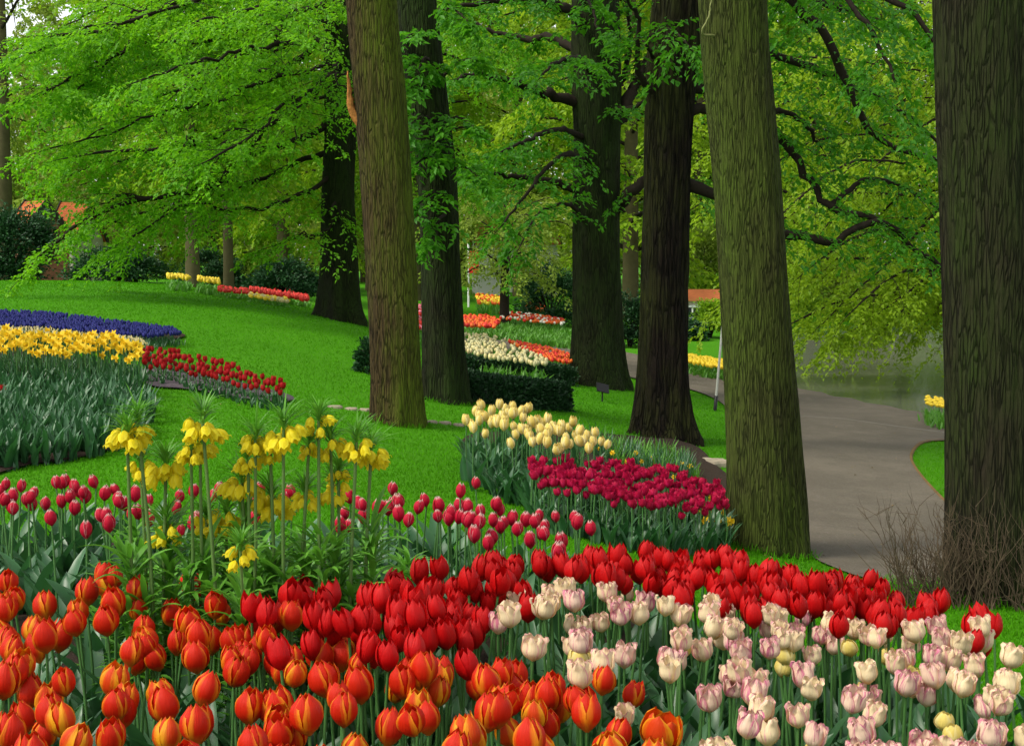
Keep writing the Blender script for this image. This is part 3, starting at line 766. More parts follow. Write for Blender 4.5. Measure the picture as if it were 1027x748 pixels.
L7([(342, 170, y), (300, 195, y - .5), (250, 210, y - 1), (180, 215, y - 1.5), (110, 250, y - 2)], 0.05, 0.01)
L7([(340, 185, y), (325, 215, y - .3), (300, 235, y - .6), (270, 248, y - .8)], 0.03, 0.01)
for i in range(9):
    a0 = rg.uniform(-30, 170); x0 = rg.uniform(0.15, 0.5)
    L7([(338, a0 - 40, y), (338 - 120 * x0 * 2, a0 - 15, y + rg.uniform(-1.5, 1.5)), (338 - 210, a0 + 15, y + rg.uniform(-2.5, 2)), (338 - 300 + rg.uniform(-20, 40), a0 + 55, y + rg.uniform(-3, 2))], 0.045, 0.01)
acc = Acc(); sprays(limbs, rg, acc, 0.17, 0.95, 0.34, 0.070, 0.58, 9, 9, 0.3, 0.2, 0.12, 0.55, rtw=0.005)
t7.crown(acc, M['beech'])

# -- dark chestnut sprays of the centre trees
limbs = []
y = Y3
def LL(t, pxs, r0, r1): limbs.append(plimb(t, pxs, r0, r1, seed=90 + len(limbs)))
LL(t3, [(590, 110, y), (560, 98, y - .3), (520, 84, y - .7), (480, 74, y - 1.2), (455, 80, y - 1.6)], 0.085, 0.02)
LL(t3, [(590, 195, y), (550, 182, y - .3), (505, 176, y - .6), (465, 168, y - 1)], 0.06, 0.015)
LL(t3, [(590, 60, y), (560, 40, y + .4), (510, 36, y + .8), (460, 20, y + .8)], 0.08, 0.02)
LL(t3, [(592, 30, y), (560, 5, y - .8), (500, 0, y - 1.6), (450, 10, y - 2)], 0.08, 0.02)
LL(t3, [(590, 140, y), (560, 130, y - 1), (530, 140, y - 2), (500, 155, y - 2.8)], 0.05, 0.012)
LL(t3, [(590, 165, y), (570, 155, y - 1), (550, 168, y - 1.9), (520, 205, y - 2.6), (500, 230, y - 2.9)], 0.05, 0.012)
LL(t3, [(600, 80, y), (580, 60, y - 1.2), (560, 62, y - 2.4), (540, 80, y - 3.1)], 0.05, 0.012)
LL(t3, [(592, 230, y), (570, 205, y - .6), (540, 215, y - 1.2), (520, 250, y - 1.5)], 0.035, 0.01)
LL(t3, [(592, 10, y), (570, -20, y - 1.4), (590, 0, y - 2.4), (600, 30, y - 3)], 0.05, 0.012)
# right side limbs of t3
LL(t3, [(608, 215, y), (622, 205, y - .1), (634, 190, y - .2), (655, 182, y - .2), (700, 190, y - .2)], 0.10, 0.03)
LL(t3, [(608, 130, y), (622, 118, y), (632, 96, y), (650, 60, y), (665, 20, y)], 0.10, 0.04)
LL(t3, [(608, 105, y), (625, 80, y + .1), (632, 40, y + .2), (628, 0, y + .3)], 0.05, 0.02)
LL(t3, [(606, 110, y), (630, 110, y - .4), (650, 100, y - .8)], 0.05, 0.02)
acc = Acc(); sprays(limbs, rg, acc, 0.21, 0.62, 0.27, 0.084, 0.5, 8, 8, 0.3, 0.22, 0.3, 0.5, rtw=0.004)
t3.crown(acc, M['chestnut'])
# sprays on t2
limbs = []
y = Y2
for (a, b, c_, d_) in ((440, 10, 470, 22), (446, 75, 480, 60), (425, 35, 402, 45), (430, 90, 408, 92), (436, 120, 408, 128), (440, 160, 412, 170), (446, 195, 420, 205), (447, 215, 432, 240), (450, 120, 476, 128), (452, 170, 480, 178), (430, 60, 420, 70), (440, 140, 436, 155)):
    LL(t2, [(a, b, y - 0.18), ((a + c_) / 2, (b + d_) / 2 - 6, y - .45), (c_, d_, y - .65)], 0.016, 0.006)
acc = Acc(); sprays(limbs, rg, acc, 0.10, 0.28, 0.2, 0.085, 0.5, 6, 6, 0.3, 0.22, 0.3, 0.62, rtw=0.004); t2.crown(acc, M['chestnut'])
# sprays on t4 and its long black limbs crossing behind the mossy trunk
limbs = []
y = Y4
LL(t4, [(688, 185, y), (720, 198, y + .1), (785, 233, y + .3), (815, 238, y + .35), (836, 244, y + .4), (850, 231, y + .4), (884, 221, y + .5), (905, 240, y + .6), (955, 275, y + .8)], 0.065, 0.02)
LL(t4, [(690, 85, y), (740, 100, y + .4), (792, 150, y + .7), (815, 185, y + .7), (832, 207, y + .6), (862, 216, y + .5), (884, 221, y + .5)], 0.06, 0.03)
LL(t4, [(690, 110, y), (760, 110, y + .5), (800, 118, y + .8), (825, 150, y + 1)], 0.055, 0.015)
LL(t4, [(690, -40, y), (760, -50, y + .3), (795, 0, y + .4), (828, 38, y + .4), (850, 84, y + .5), (870, 128, y + .6), (905, 150, y + .8), (950, 165, y + 1)], 0.07, 0.02)
LL(t4, [(690, -10, y), (760, -5, y + .8), (830, 5, y + 1.6), (900, 30, y + 2.2), (960, 70, y + 2.5)], 0.06, 0.015)
LL(t4, [(690, 40, y), (760, 50, y + 1), (830, 75, y + 2), (900, 110, y + 2.8), (960, 160, y + 3)], 0.06, 0.015)
LL(t4, [(690, -60, y), (780, -60, y - .3), (850, -30, y - .7), (910, 10, y - 1), (950, 60, y - 1.2)], 0.06, 0.015)
LL(t4, [(690, -60, y), (790, -40, y - .6), (840, -10, y - 1.2), (880, 40, y - 1.6), (900, 90, y - 1.9)], 0.05, 0.012)
LL(t4, [(832, 207, y + .6), (870, 180, y + 1), (910, 190, y + 1.3), (950, 215, y + 1.5)], 0.03, 0.01)
LL(t4, [(690, -20, y), (720, -30, y + .5), (700, 20, y + 1.3), (690, 60, y + 1.8)], 0.04, 0.012)
LL(t4, [(660, 100, y), (640, 70, y - .3), (640, 20, y - .5), (620, -10, y - .8)], 0.035, 0.012)
LL(t4, [(655, 60, y), (650, 40, y - .5), (672, 30, y - .9), (690, 45, y - 1.2)], 0.02, 0.008)
acc = Acc(); sprays(limbs, rg, acc, 0.15, 0.75, 0.28, 0.075, 0.5, 8, 7, 0.35, 0.25, 0.22, 0.45, rtw=0.004)
t4.crown(acc, M['chestnut'])
# a small pale twig and leaves at the head of t5
limbs = []
y = Y5
limbs.append(t5.limb(np.array([at(np.array(a), np.array(b), np.array(c)) for a, b, c in [(716, 36, y - .14), (704, 33, y - .22), (711, 16, y - .26), (715, -12, y - .28)]]), .007, .004, M['twig_green']))
for t_, z0, n_, re in ((t1, 6.5, 10, 4.0), (t2, 6.5, 10, 4.0), (t5, 6.0, 10, 3.6), (t6, 6.0, 9, 3.6), (t3, 7, 10, 4.5)):
    high_crown(t_, rg, M['beech'] if t_ in (t1, t5) else M['chestnut'], z0, n_, re, leaf=0.16)

# -- trees farther off
def far_tree(name, label, px, Y, H, crown_r, lm, mat='bark_far', r=0.28, z0=0.18, n=26, seed=0, leaf=0.17, lean=0.0, droop=0.35, group='trees in the background', base_py=None, tint=0.5, spacing=0.40, sec=1.7, per=(9, 8), reach_bias=(0, 0), down=0.0):
    rg = np.random.default_rng(seed)
    X = (px - CX) / FPX * Y; bz = gz(X, Y); b = np.array([X, Y, bz])
    t = Tree(name, label, group, b, M[mat])
    P = np.array([b + [0, 0, -0.25], b, b + [lean * .3, 0, H * .3], b + [lean, rg.uniform(-.4, .4), H * .65], b + [lean * 1.2, 0, H]])
    t.trunk(P, [r, r, r * .85, r * .55, r * .12], sides=20, rings=50, flare=0.25, flare_h=0.4, seed=seed); t.pts = P
    limbs = []
    for i in range(n):
        f = z0 + (0.97 - z0) * (i + rg.uniform(0, 1)) / n; a = i * 2.39996 + rg.uniform(-.3, .3)
        k = f * H; p = np.array([np.interp(k, [0, H * .3, H * .65, H], P[1:, j]) if j < 2 else bz + k for j in range(3)])
        prof = math.sin(math.pi * min(1, (1 - f) / (1 - z0) * 0.72 + 0.18)) ** 0.7
        ln = crown_r * prof * rg.uniform(0.7, 1.15)
        d = np.array([math.cos(a) + reach_bias[0], math.sin(a) + reach_bias[1], 0.0])
        rise = 0.15 + 0.55 * f - down
        Q = np.array([p, p + d * ln * .35 + [0, 0, ln * rise * .45], p + d * ln * .7 + [0, 0, ln * rise * .55], p + d * ln + [0, 0, ln * rise * .35 - droop * ln * .3]])
        limbs.append(t.limb(Q, r * .32 * (1.1 - f), 0.02, M[mat] if False else M['limb'], sides=5, n=9, seed=i + seed * 50))
    acc = Acc(); sprays(limbs, rg, acc, spacing, sec, 0.62, leaf, 0.6, per[0], per[1], droop, 0.3, 0.15, tint, rtw=0.006)
    t.crown(acc, M[lm]); return t
FT = [  # label, px, Y, height, crown radius, leaves
    ('mossy far left trunk with thin open crown above the dark shrub', 6, 44, 13, 4.5, 'olive', dict(z0=0.42, r=0.32, n=16, seed=21, spacing=0.9, per=(6, 4))),
    ('slim tree with bare lower trunk between the yellow far beds', 194, 37, 9, 3.2, 'mid', dict(z0=0.30, r=0.19, n=20, seed=22)),
    ('thin tree beside the slim trunk near the red far bed', 230, 40, 9.5, 3.4, 'lime', dict(z0=0.30, r=0.15, n=22, seed=23)),
    ('pale green tree standing behind the orange roofed cottages', 130, 74, 13.5, 6.5, 'olive', dict(z0=0.1, n=30, seed=24, leaf=0.24)),
    ('yellow green tree seen behind the beech branches', 285, 58, 17, 6.0, 'lime', dict(z0=0.12, n=34, seed=25, leaf=0.22)),
    ('light green tree seen between the first two trunks', 415, 54, 18, 6.0, 'mid', dict(z0=0.2, n=34, seed=26, leaf=0.22)),
    ('yellow green tree behind the far pavilion in the centre gap', 520, 72, 21, 7.5, 'lime', dict(z0=0.16, n=38, seed=27, leaf=0.26)),
    ('bright tree seen between the central dark trunk and the black trunk', 632, 46, 15, 5.0, 'lime', dict(z0=0.12, n=34, seed=28, leaf=0.2)),
    ('tree across the pond seen left of the mossy trunk', 700, 62, 18, 6.0, 'mid', dict(z0=0.2, n=34, seed=29, leaf=0.22)),
    ('tree across the pond behind the crooked black limb', 815, 59, 18, 5.5, 'mid', dict(z0=0.14, n=36, seed=30, leaf=0.2)),
    ('tall olive tree on the far bank right of the crooked limb', 905, 64, 21, 7.0, 'mid', dict(z0=0.10, n=38, seed=31, leaf=0.24)),
    ('dense tree on the far bank behind the right edge trunk', 1040, 60, 19, 6.5, 'mid', dict(z0=0.12, n=36, seed=32, leaf=0.22)),
    ('yellow green bank tree drooping low over the pond', 1010, 26.5, 8, 4.4, 'lime', dict(z0=0.22, n=46, seed=33, leaf=0.10, droop=0.75, sec=1.1, spacing=0.24, reach_bias=(-0.45, 0.15), down=0.4, per=(9, 8), tint=0.6, r=0.15)),
    ('small spreading orchard tree over the orange far beds', 506, 37, 3.4, 2.0, 'olive', dict(z0=0.34, r=0.13, n=18, seed=34, leaf=0.10, sec=0.9, spacing=0.28, mat='limb')),
    ('tall tree left of the picture behind the beech branches', -70, 62, 16, 6.5, 'olive', dict(z0=0.15, n=30, seed=35, leaf=0.24, spacing=0.7)),
    ('tree behind the second trunk above the pink far bed', 372, 75, 20, 7.0, 'lime', dict(z0=0.12, n=34, seed=36, leaf=0.26)),
    ('tree far behind the black rough trunk', 660, 80, 22, 8.0, 'mid', dict(z0=0.14, n=36, seed=37, leaf=0.28)),
    ('green tree above the yellow strip of the left far beds', 215, 66, 14.5, 5.5, 'mid', dict(z0=0.08, n=32, seed=38, leaf=0.24)),
]
for lab, px, Y, H, cr, lm, kw in FT:
    bt = far_tree('broadleaf_tree', lab, px, Y, H, cr, lm, **kw)
    if 'drooping' in lab:                             # long boughs reaching out low over the water
        limbs = []; rq = np.random.default_rng(61); y = Y
        for pp in ([(1005, 150, y), (960, 190, y - .5), (900, 255, y - 1.2), (850, 300, y - 1.8), (812, 338, y - 2.1)], [(1005, 190, y), (950, 240, y + .4), (890, 300, y + .3), (850, 345, y)],
                   [(1005, 200, y), (960, 250, y - .6), (915, 300, y - 1.2), (880, 338, y - 1.6)], [(1005, 120, y), (930, 170, y + .8), (860, 240, y + 1.2), (805, 290, y + 1.4)],
                   [(1005, 220, y), (970, 270, y + .5), (935, 315, y + .6), (915, 342, y + .5)], [(1005, 90, y), (920, 130, y - 1), (850, 200, y - 1.6), (800, 265, y - 2)], [(1005, 210, y), (940, 270, y - 1.5), (880, 315, y - 2), (835, 345, y - 2.2)]):
            limbs.append(plimb(bt, pp, .04, .006, seed=len(limbs)))
        acc = Acc(); sprays(limbs, rq, acc, .15, .75, .34, .085, .55, 8, 8, .35, .25, .15, .7, rtw=.004); bt.crown(acc, M['lime'])

# far-off wood that closes the park
def wood():
    rg = np.random.default_rng(77); acc = Acc()
    for i in range(84):
        X = -85 + 170 * (i + rg.uniform(0, 1)) / 84; Y = rg.uniform(95, 125); H = rg.uniform(15, 24)
        if -52 < X < -22: H *= 0.66
        z = -0.3
        C = np.array([(X, Y, z), (X + rg.uniform(-.5, .5), Y, z + H * .5), (X, Y, z + H * .9)])
        V, F = tubes(spline(C, 8)[None], np.linspace(0.35, 0.05, 8)[None], 6); acc.add(V, F, 0)
        n = 4800
        # leaf clumps on a shell of lobes
        nl = 46; c = np.c_[X + rg.normal(0, 2.2, nl), Y + rg.normal(0, 2.2, nl), z + H * rg.uniform(0.08, 1.0, nl)]
        c[:, :2] = np.array([X, Y]) + (c[:, :2] - [X, Y]) * (1.25 - 0.75 * np.abs((c[:, 2:] - z) / H - 0.45))
        k = rg.integers(0, nl, n); P = c[k] + rg.normal(0, 0.85, (n, 3)) * np.array([1.2, 1.2, 0.6])
        L = rg.uniform(0.25, 0.6, n)
        leaves(P, norm(rg.normal(0, 1, (n, 3)) + [0, 0, -.4]), norm(rg.normal(0, .6, (n, 3)) + [0, 0, 1]), L, L * .7, np.clip(rg.normal(0.5, .2, n) + rg.normal(0, .2), 0, 1), acc)
    me = acc.build('far_wood', [M['bark_far'], M['olive']])
    tag(add('far_wood', me), 'far-off pale green wood closing the view behind the park', 'wood', kind='stuff')
wood()

# ------------------------------------------------------------------ shrubs and hedges
def bush(name, label, px, Y, wid, hgt, dep, lm='bush', n=9000, leaf=0.09, seed=0, cat='shrub', group='dark shrubs at the lawn edge'):
    rg = np.random.default_rng(seed); X = (px - CX) / FPX * Y; z = gz(X, Y)
    root = empty(name, (X, Y, z)); tag(root, label, cat, group); acc = Acc(); st = Acc()
    for i in range(14):
        a = rg.uniform(0, 6.28); e = np.array([math.cos(a) * wid * .35, math.sin(a) * dep * .35, hgt * rg.uniform(.5, .85)])
        V, F = tubes(spline([np.zeros(3) + [0, 0, -.1], e * [.3, .3, .5], e], 7)[None], np.linspace(.03, .006, 7)[None], 5); st.add(V, F)
    nl = 40; u = norm(rg.normal(0, 1, (nl, 3))); u[:, 2] = np.abs(u[:, 2]); rad = rg.uniform(.72, 1.0, (nl, 1))
    c = u * rad * np.array([wid / 2, dep / 2, hgt * .85]) + [0, 0, hgt * .1]
    k = rg.integers(0, nl, n); P = c[k] + rg.normal(0, 1, (n, 3)) * np.array([wid, dep, hgt]) * 0.075
    P[:, 2] = np.abs(P[:, 2]); L = leaf * rg.uniform(.6, 1.3, n)
    D = norm(P * [1, 1, .3] + rg.normal(0, .5, (n, 3)) * wid * .4); N = norm(rg.normal(0, .5, (n, 3)) + norm(P) + [0, 0, .5])
    leaves(P, D, N, L, L * .5, np.clip(rg.normal(.5, .25, n) + rg.normal(0, .2, nl)[k], 0, 1), acc, 0)
    add('stems', st.build('stems', [M['limb']]), root); add('foliage', acc.build('foliage', [M[lm]]), root)
bush('shrub', 'large dark green rounded shrub at the left edge below the cottages', 14, 31, 2.1, 1.75, 1.8, n=16000, seed=1)
bush('shrub', 'dark green shrub under the drooping tips of the beech branches', 118, 38, 2.6, 1.0, 1.5, n=9000, seed=2)
bush('shrub', 'blackish shrub behind the red and yellow far bed', 285, 36, 1.7, 1.05, 1.2, n=9000, seed=3)
bush('shrub', 'small dark shrub between the slim trunks', 212, 43, 1.8, 1.2, 1.2, n=7000, seed=4)
bush('shrub', 'dark green shrub left of the central flared trunk', 552, 40, 1.9, 1.75, 1.5, n=9000, seed=5)
bush('shrub', 'low olive shrub right of the central flared trunk', 632, 33, 1.3, 1.25, 1.2, lm='hedge', n=6000, seed=6)
bush('shrub', 'green shrub beyond the yellow strip left of the mossy trunk', 686, 36, 1.0, 0.62, 1.0, lm='bush', n=4000, seed=7)
bush('shrub', 'olive shrub beyond the yellow strip, half hidden by the mossy trunk', 712, 37, 1.3, 0.98, 1.0, lm='mid', n=5000, seed=17)
bush('shrub', 'pale bushes above the roof of the pond house', 706, 52, 4.0, 3.2, 2.0, lm='olive', n=9000, leaf=.14, seed=18)
bush('shrub', 'low dark shrub beside the base of the brown torn trunk', 372, 15.5, 0.34, 0.42, 0.34, n=2600, leaf=.045, seed=8)
bush('shrub', 'dark yellow flowering clump on the pond bank by the right trunk', 948, 21.6, 0.7, 0.42, 0.5, n=2600, leaf=.06, seed=9)
for i, (px_b, Y_b, wd, hg) in enumerate(((755, 48.5, 4.5, 2.2), (835, 52.5, 6, 2.8), (925, 55, 6.5, 2.6), (1030, 55, 7, 3.0))):
    bush('shrub', ['bushy growth on the far bank behind the mossy trunk', 'olive bushes on the far bank at the left of the pond', 'olive bushes on the far bank in the middle of the pond', 'bushes on the far bank behind the right trunk'][i], px_b, Y_b, wd, hg * .75, 2.0, lm='olive' if i % 2 else 'mid', n=12000, leaf=.16, seed=20 + i, group='bushes on the far bank')

def hedge(label, pxs, wid, hgt, n, seed, leaf=0.05):
    """clipped low hedge along ground points seen at pixels"""
    rg = np.random.default_rng(seed); g = gpoly(pxs); C = spline(np.c_[g, np.zeros(len(g))], 40)[:, :2]
    b = C.mean(0); bz = gz(*b); T = norm(np.gradient(C, axis=0)); Nn = np.c_[-T[:, 1], T[:, 0]]; Z = ground(C[:, 0], C[:, 1])
    prof = np.array([(-.5, 0), (-.5, .45), (-.46, .8), (-.3, .97), (0, 1.0), (.3, .97), (.46, .8), (.5, .45), (.5, 0)])
    jit = 1 + 0.05 * np.sin(np.linspace(0, 23, 40))
    V = np.stack([np.c_[C + Nn * (p[0] * wid * .93), Z + p[1] * hgt * .95 * jit] for p in prof], 1).reshape(-1, 3)
    nv = len(prof); F = grid_faces(nv, 40)
    V[:nv] = V[:nv] * .3 + V[:nv].mean(0) * .7; V[-nv:] = V[-nv:] * .3 + V[-nv:].mean(0) * .7
    root = empty('clipped_hedge', (b[0], b[1], bz)); tag(root, label, 'hedge', 'low clipped hedges')
    acc = Acc(); acc.add(local(V, (b[0], b[1], bz)), F, 0, None, np.full(len(V), .1))
    i = rg.integers(0, 39, n); f = rg.random(n); pi = rg.random(n) * (nv - 1); p0 = np.floor(pi).astype(int); pf = (pi - p0)[:, None]
    pr = prof[p0] * (1 - pf) + prof[p0 + 1] * pf
    c = C[i] * (1 - f[:, None]) + C[i + 1] * f[:, None]; nn = Nn[i]
    P = np.c_[c + nn * (pr[:, :1] * wid * rg.uniform(.9, 1.08, (n, 1))), np.interp(i + f, np.arange(40), Z) + pr[:, 1] * hgt * rg.uniform(.9, 1.07, n)]
    out = norm(np.c_[nn * pr[:, :1], (pr[:, 1] - .3)[:, None] * .8]); D = norm(out + rg.normal(0, .6, (n, 3))); N = norm(out + rg.normal(0, .5, (n, 3)))
    L = leaf * rg.uniform(.6, 1.3, n)
    leaves(local(P, (b[0], b[1], bz)), D, N, L, L * .5, np.clip(rg.normal(.5, .25, n), 0, 1), acc, 0)
    add('foliage', acc.build('foliage', [M['hedge']]), root)
hedge('lower clipped dark hedge nearer the trunks', [(450, 397), (490, 404), (530, 408), (560, 410)], 0.40, 0.27, 9000, 1)
hedge('upper clipped dark hedge below the cream and red far bed', [(440, 372), (490, 378), (530, 381), (572, 386)], 0.34, 0.22, 9000, 2)

# ------------------------------------------------------------------ flowers: shared part meshes
def petals(acc, Rm, H, tipr, kind, rg, n=6, open_=0.0, nu=7, nv=9, sharp=0.6, wob=0.04, amax=1.05, m=0, ruffle=0.0):
    """two whorls of cupped petals, base at the origin, rising along z"""
    for k in range(n):
        outer = k % 2 == 0
        th0 = 2 * math.pi * k / n + rg.uniform(-.08, .08); hh = H * (1.0 if outer else 0.97) * rg.uniform(.94, 1.05)
        rs = (1.0 if outer else 0.88) * rg.uniform(.95, 1.05); op = open_ * rg.uniform(.4, 1.4)
        v = np.linspace(0, 1, nv); u = np.linspace(-1, 1, nu); op += max(0, rg.normal(0, .06))
        rv = Rm * rs * np.interp(v, [0, .08, .2, .38, .55, .72, .88, 1.0], [.10, .42, .78, .98, 1.0, .90 + .1 * op, tipr + .24 + .3 * op, tipr + .55 * op])
        wv = np.interp(v, [0, .1, .3, .5, .7, .84, .94, 1], [.34, .66, .96, 1.0, .86 - .08 * sharp, .70 - .22 * sharp, .46 - .24 * sharp, .03 if sharp > .3 else .24])
        U, Vv = np.meshgrid(u, v)
        a = th0 + U * amax * wv[:, None] * Rm / np.maximum(rv[:, None], Rm * .55) * (1 if outer else .95)
        r = rv[:, None] * (1 + wob * np.sin(U * 3 + k) + (0.05 if outer else 0) * U ** 2) + ruffle * Vv ** 3 * np.sin(U * 5 + k * 2) * Rm
        r = r * (1 + .055 * np.exp(-(U / .22) ** 2) * np.sin(np.pi * np.clip(Vv, 0, 1))); z = hh * Vv ** 0.95 - hh * .05 * U ** 2 * Vv
        P = np.stack([r * np.cos(a), r * np.sin(a), z], -1).reshape(-1, 3)
        acc.add(P, grid_faces(nu, nv), m, np.c_[(U.ravel() + 1) / 2, Vv.ravel()])
def tulip_head(name, mat, Rm, H, tipr, seed, **kw):
    rg = np.random.default_rng(seed); acc = Acc(); petals(acc, Rm, H, tipr, None, rg, **kw)
    return acc.build(name, [mat])
def blade(acc, base, az, length, width, arch, lean, rg, n=8, tint=.5, twist=0.3, m=0):
    """one strap or lance leaf rising from base, arching outwards, folded along its middle"""
    s = np.linspace(0, 1, n); ang = lean + arch * s ** 1.5
    dr = np.cumsum(np.sin(ang)) / n * length; dz = np.cumsum(np.cos(ang)) / n * length
    dr -= dr[0]; dz -= dz[0]
    o = np.array([math.cos(az), math.sin(az)]); sd = np.array([-math.sin(az), math.cos(az)])
    wv = width / 2 * np.interp(s, [0, .15, .45, .75, .92, 1], [.55, .8, 1.0, .68, .28, .02]); tw = twist * s
    C = np.c_[o[0] * dr, o[1] * dr, dz] + base
    side = np.c_[sd[0] * np.cos(tw), sd[1] * np.cos(tw), np.sin(tw)] * wv[:, None]
    nrm = np.c_[-o[0] * np.cos(ang), -o[1] * np.cos(ang), np.sin(ang)] * (wv * .38)[:, None]
    V = np.stack([C - side + nrm, C, C + side + nrm], 1).reshape(-1, 3)
    acc.add(V, grid_faces(3, n), m, None, np.clip(np.full(len(V), tint) + np.tile([.1, -.1, .1], n), 0, 1))
def leaf_variants(k, mat, lo, hi, wd, seed, arch=(.2, .9), lean=(.05, .35), name='leaf'):
    rg = np.random.default_rng(seed); out = []
    for i in range(k):
        a = Acc(); blade(a, np.zeros(3), 0.0, rg.uniform(lo, hi), wd * rg.uniform(.8, 1.2), rg.uniform(*arch), rg.uniform(*lean), rg, 9, rg.uniform(.2, .9), rg.uniform(-.6, .6))
        out.append(a.build(name, [mat]))
    return out
def stem_variants(k, L, r, mat, seed):
    rg = np.random.default_rng(seed); out = []
    for i in range(k):
        b = rg.normal(0, .012, 2); C = spline([(0, 0, -.03), (b[0], b[1], L * .5), (0, 0, L)], 7)
        V, F = tubes(C[None], np.linspace(r * 1.15, r * .85, 7)[None], 6); out.append(mesh('stem', V, F, mat))
    return out
STEM = stem_variants(5, 0.40, 0.0042, M['stem'], 1)
TLEAF = leaf_variants(10, M['tulip_leaf'], .27, .40, .062, 2)

rnd = random.Random(4)
def tulip(name, x, y, z, ht, heads, label, group, nleaf=3, hs=1.0, tilt=0.15, leafset=TLEAF, stems=STEM, ls=1.0):
    """root > flower, stem, leaf...; the flower's foot sits at the stem's head"""
    root = empty(name, (x, y, z), rnd.uniform(0, 6.28)); tag(root, label, 'tulip', group)
    s = (ht - 0.035) / 0.40
    tx, ty = rnd.gauss(0, tilt), rnd.gauss(0, tilt)
    st = add('stem', rnd.choice(stems), root, rot=(tx * .4, ty * .4, 0), scale=(1, 1, s))
    top = Matrix.Rotation(ty * .4, 3, 'Y') @ Matrix.Rotation(tx * .4, 3, 'X') @ Vector((0, 0, .40 * s))
    hsc = hs * rnd.uniform(.88, 1.1)
    add('flower', rnd.choice(heads), root, loc=top - Vector((0, 0, .002)), rot=(tx, ty, rnd.uniform(0, 6.28)), scale=(hsc * rnd.uniform(.94, 1.06), hsc * rnd.uniform(.94, 1.06), hsc))
    a = rnd.uniform(0, 6.28)
    for k in range(nleaf):
        sc = ls * rnd.uniform(.85, 1.15)
        add('leaf', rnd.choice(leafset), root, loc=(.006 * math.cos(a), .006 * math.sin(a), 0), rot=(0, 0, a), scale=(sc, sc, sc)); a += 6.28 / nleaf + rnd.uniform(-.5, .5)
    return root

def zc(L, ox, oy, s):
    return [(ox + a / s, oy + b / s) + tuple(r) for a, b, *r in L]
ORANGE = zc([(85,170),(35,290,1),(120,290,1),(225,210),(225,325),(330,170),(425,135),(310,255),(390,265),(465,220),(535,275),(370,100),(680,165),(625,235),(600,275),(670,310),(750,260),(785,210),(400,370),(470,400),(560,395),(490,330),(110,430),(165,470),(20,490),(85,530),(200,580),(325,470,1),(300,580,1),(430,575),(495,535,1),(120,660),(110,735),(340,740),(385,660),(665,555),(760,620),(700,650,1),(610,725),(800,730),(720,395),(780,415),(820,500),(825,345),(900,385),(915,565),(915,700),(0,740)], 0, 540, 3.596) \
 + zc([(65,240,1),(85,310),(70,410),(135,390),(5,370),(265,400),(210,440,1),(320,350,1),(315,455),(385,420),(385,500),(30,560),(120,545,1),(320,570),(210,650),(150,650),(240,600),(40,690),(350,725,1),(470,660),(580,440),(540,470),(610,500,1),(605,620),(610,560,1),(710,465),(820,480),(870,520,1),(860,590),(700,670,1),(815,680,1),(920,440)], 250, 540, 3.596) \
 + zc([(55,460),(90,500),(5,560),(130,585,1),(200,620),(140,690),(215,505),(310,500),(340,530),(415,515),(465,645),(375,700),(555,725,1)], 500, 540, 3.596)
CREAM = zc([(255,140),(55,185),(25,245,1),(190,165),(215,200),(200,250),(100,340),(220,340),(265,275),(330,290,1),(370,260),(380,150),(415,190),(475,225),(525,195,1),(580,215),(610,200),(290,380,2),(335,370,2),(465,375,1),(595,400,1),(640,350,2),(670,380,1),(735,360),(775,315),(700,175),(710,270),(755,230),(800,260),(845,205),(895,340,1),(825,430,1),(810,530,1),(880,585,1),(910,475,1),(810,685,2),(865,700)], 500, 540, 3.596) \
 + zc([(30,215),(90,185),(130,205,1),(185,200),(145,235,1),(40,285,1),(105,325,2),(125,375,2),(180,310),(195,385,1),(175,440),(10,430),(245,245,1),(320,285,1),(380,230),(415,255),(385,300,2),(485,265),(530,270),(565,220),(485,330,2),(665,220,1),(610,305,1),(560,345),(540,415,1),(640,385,2),(385,380),(445,385,2),(510,470,2),(295,470,1),(385,480,1),(415,555),(60,515),(120,600),(170,540),(760,265,1),(760,320),(705,415),(765,410,1),(845,215),(865,240),(975,275),(895,365),(885,435),(955,470),(895,530,1),(905,625,1),(705,565,2),(785,585,2),(650,665,1),(290,680,2),(370,690,1),(505,705,1),(870,700,1),(1030,330),(1030,640)], 760, 560, 3.846)
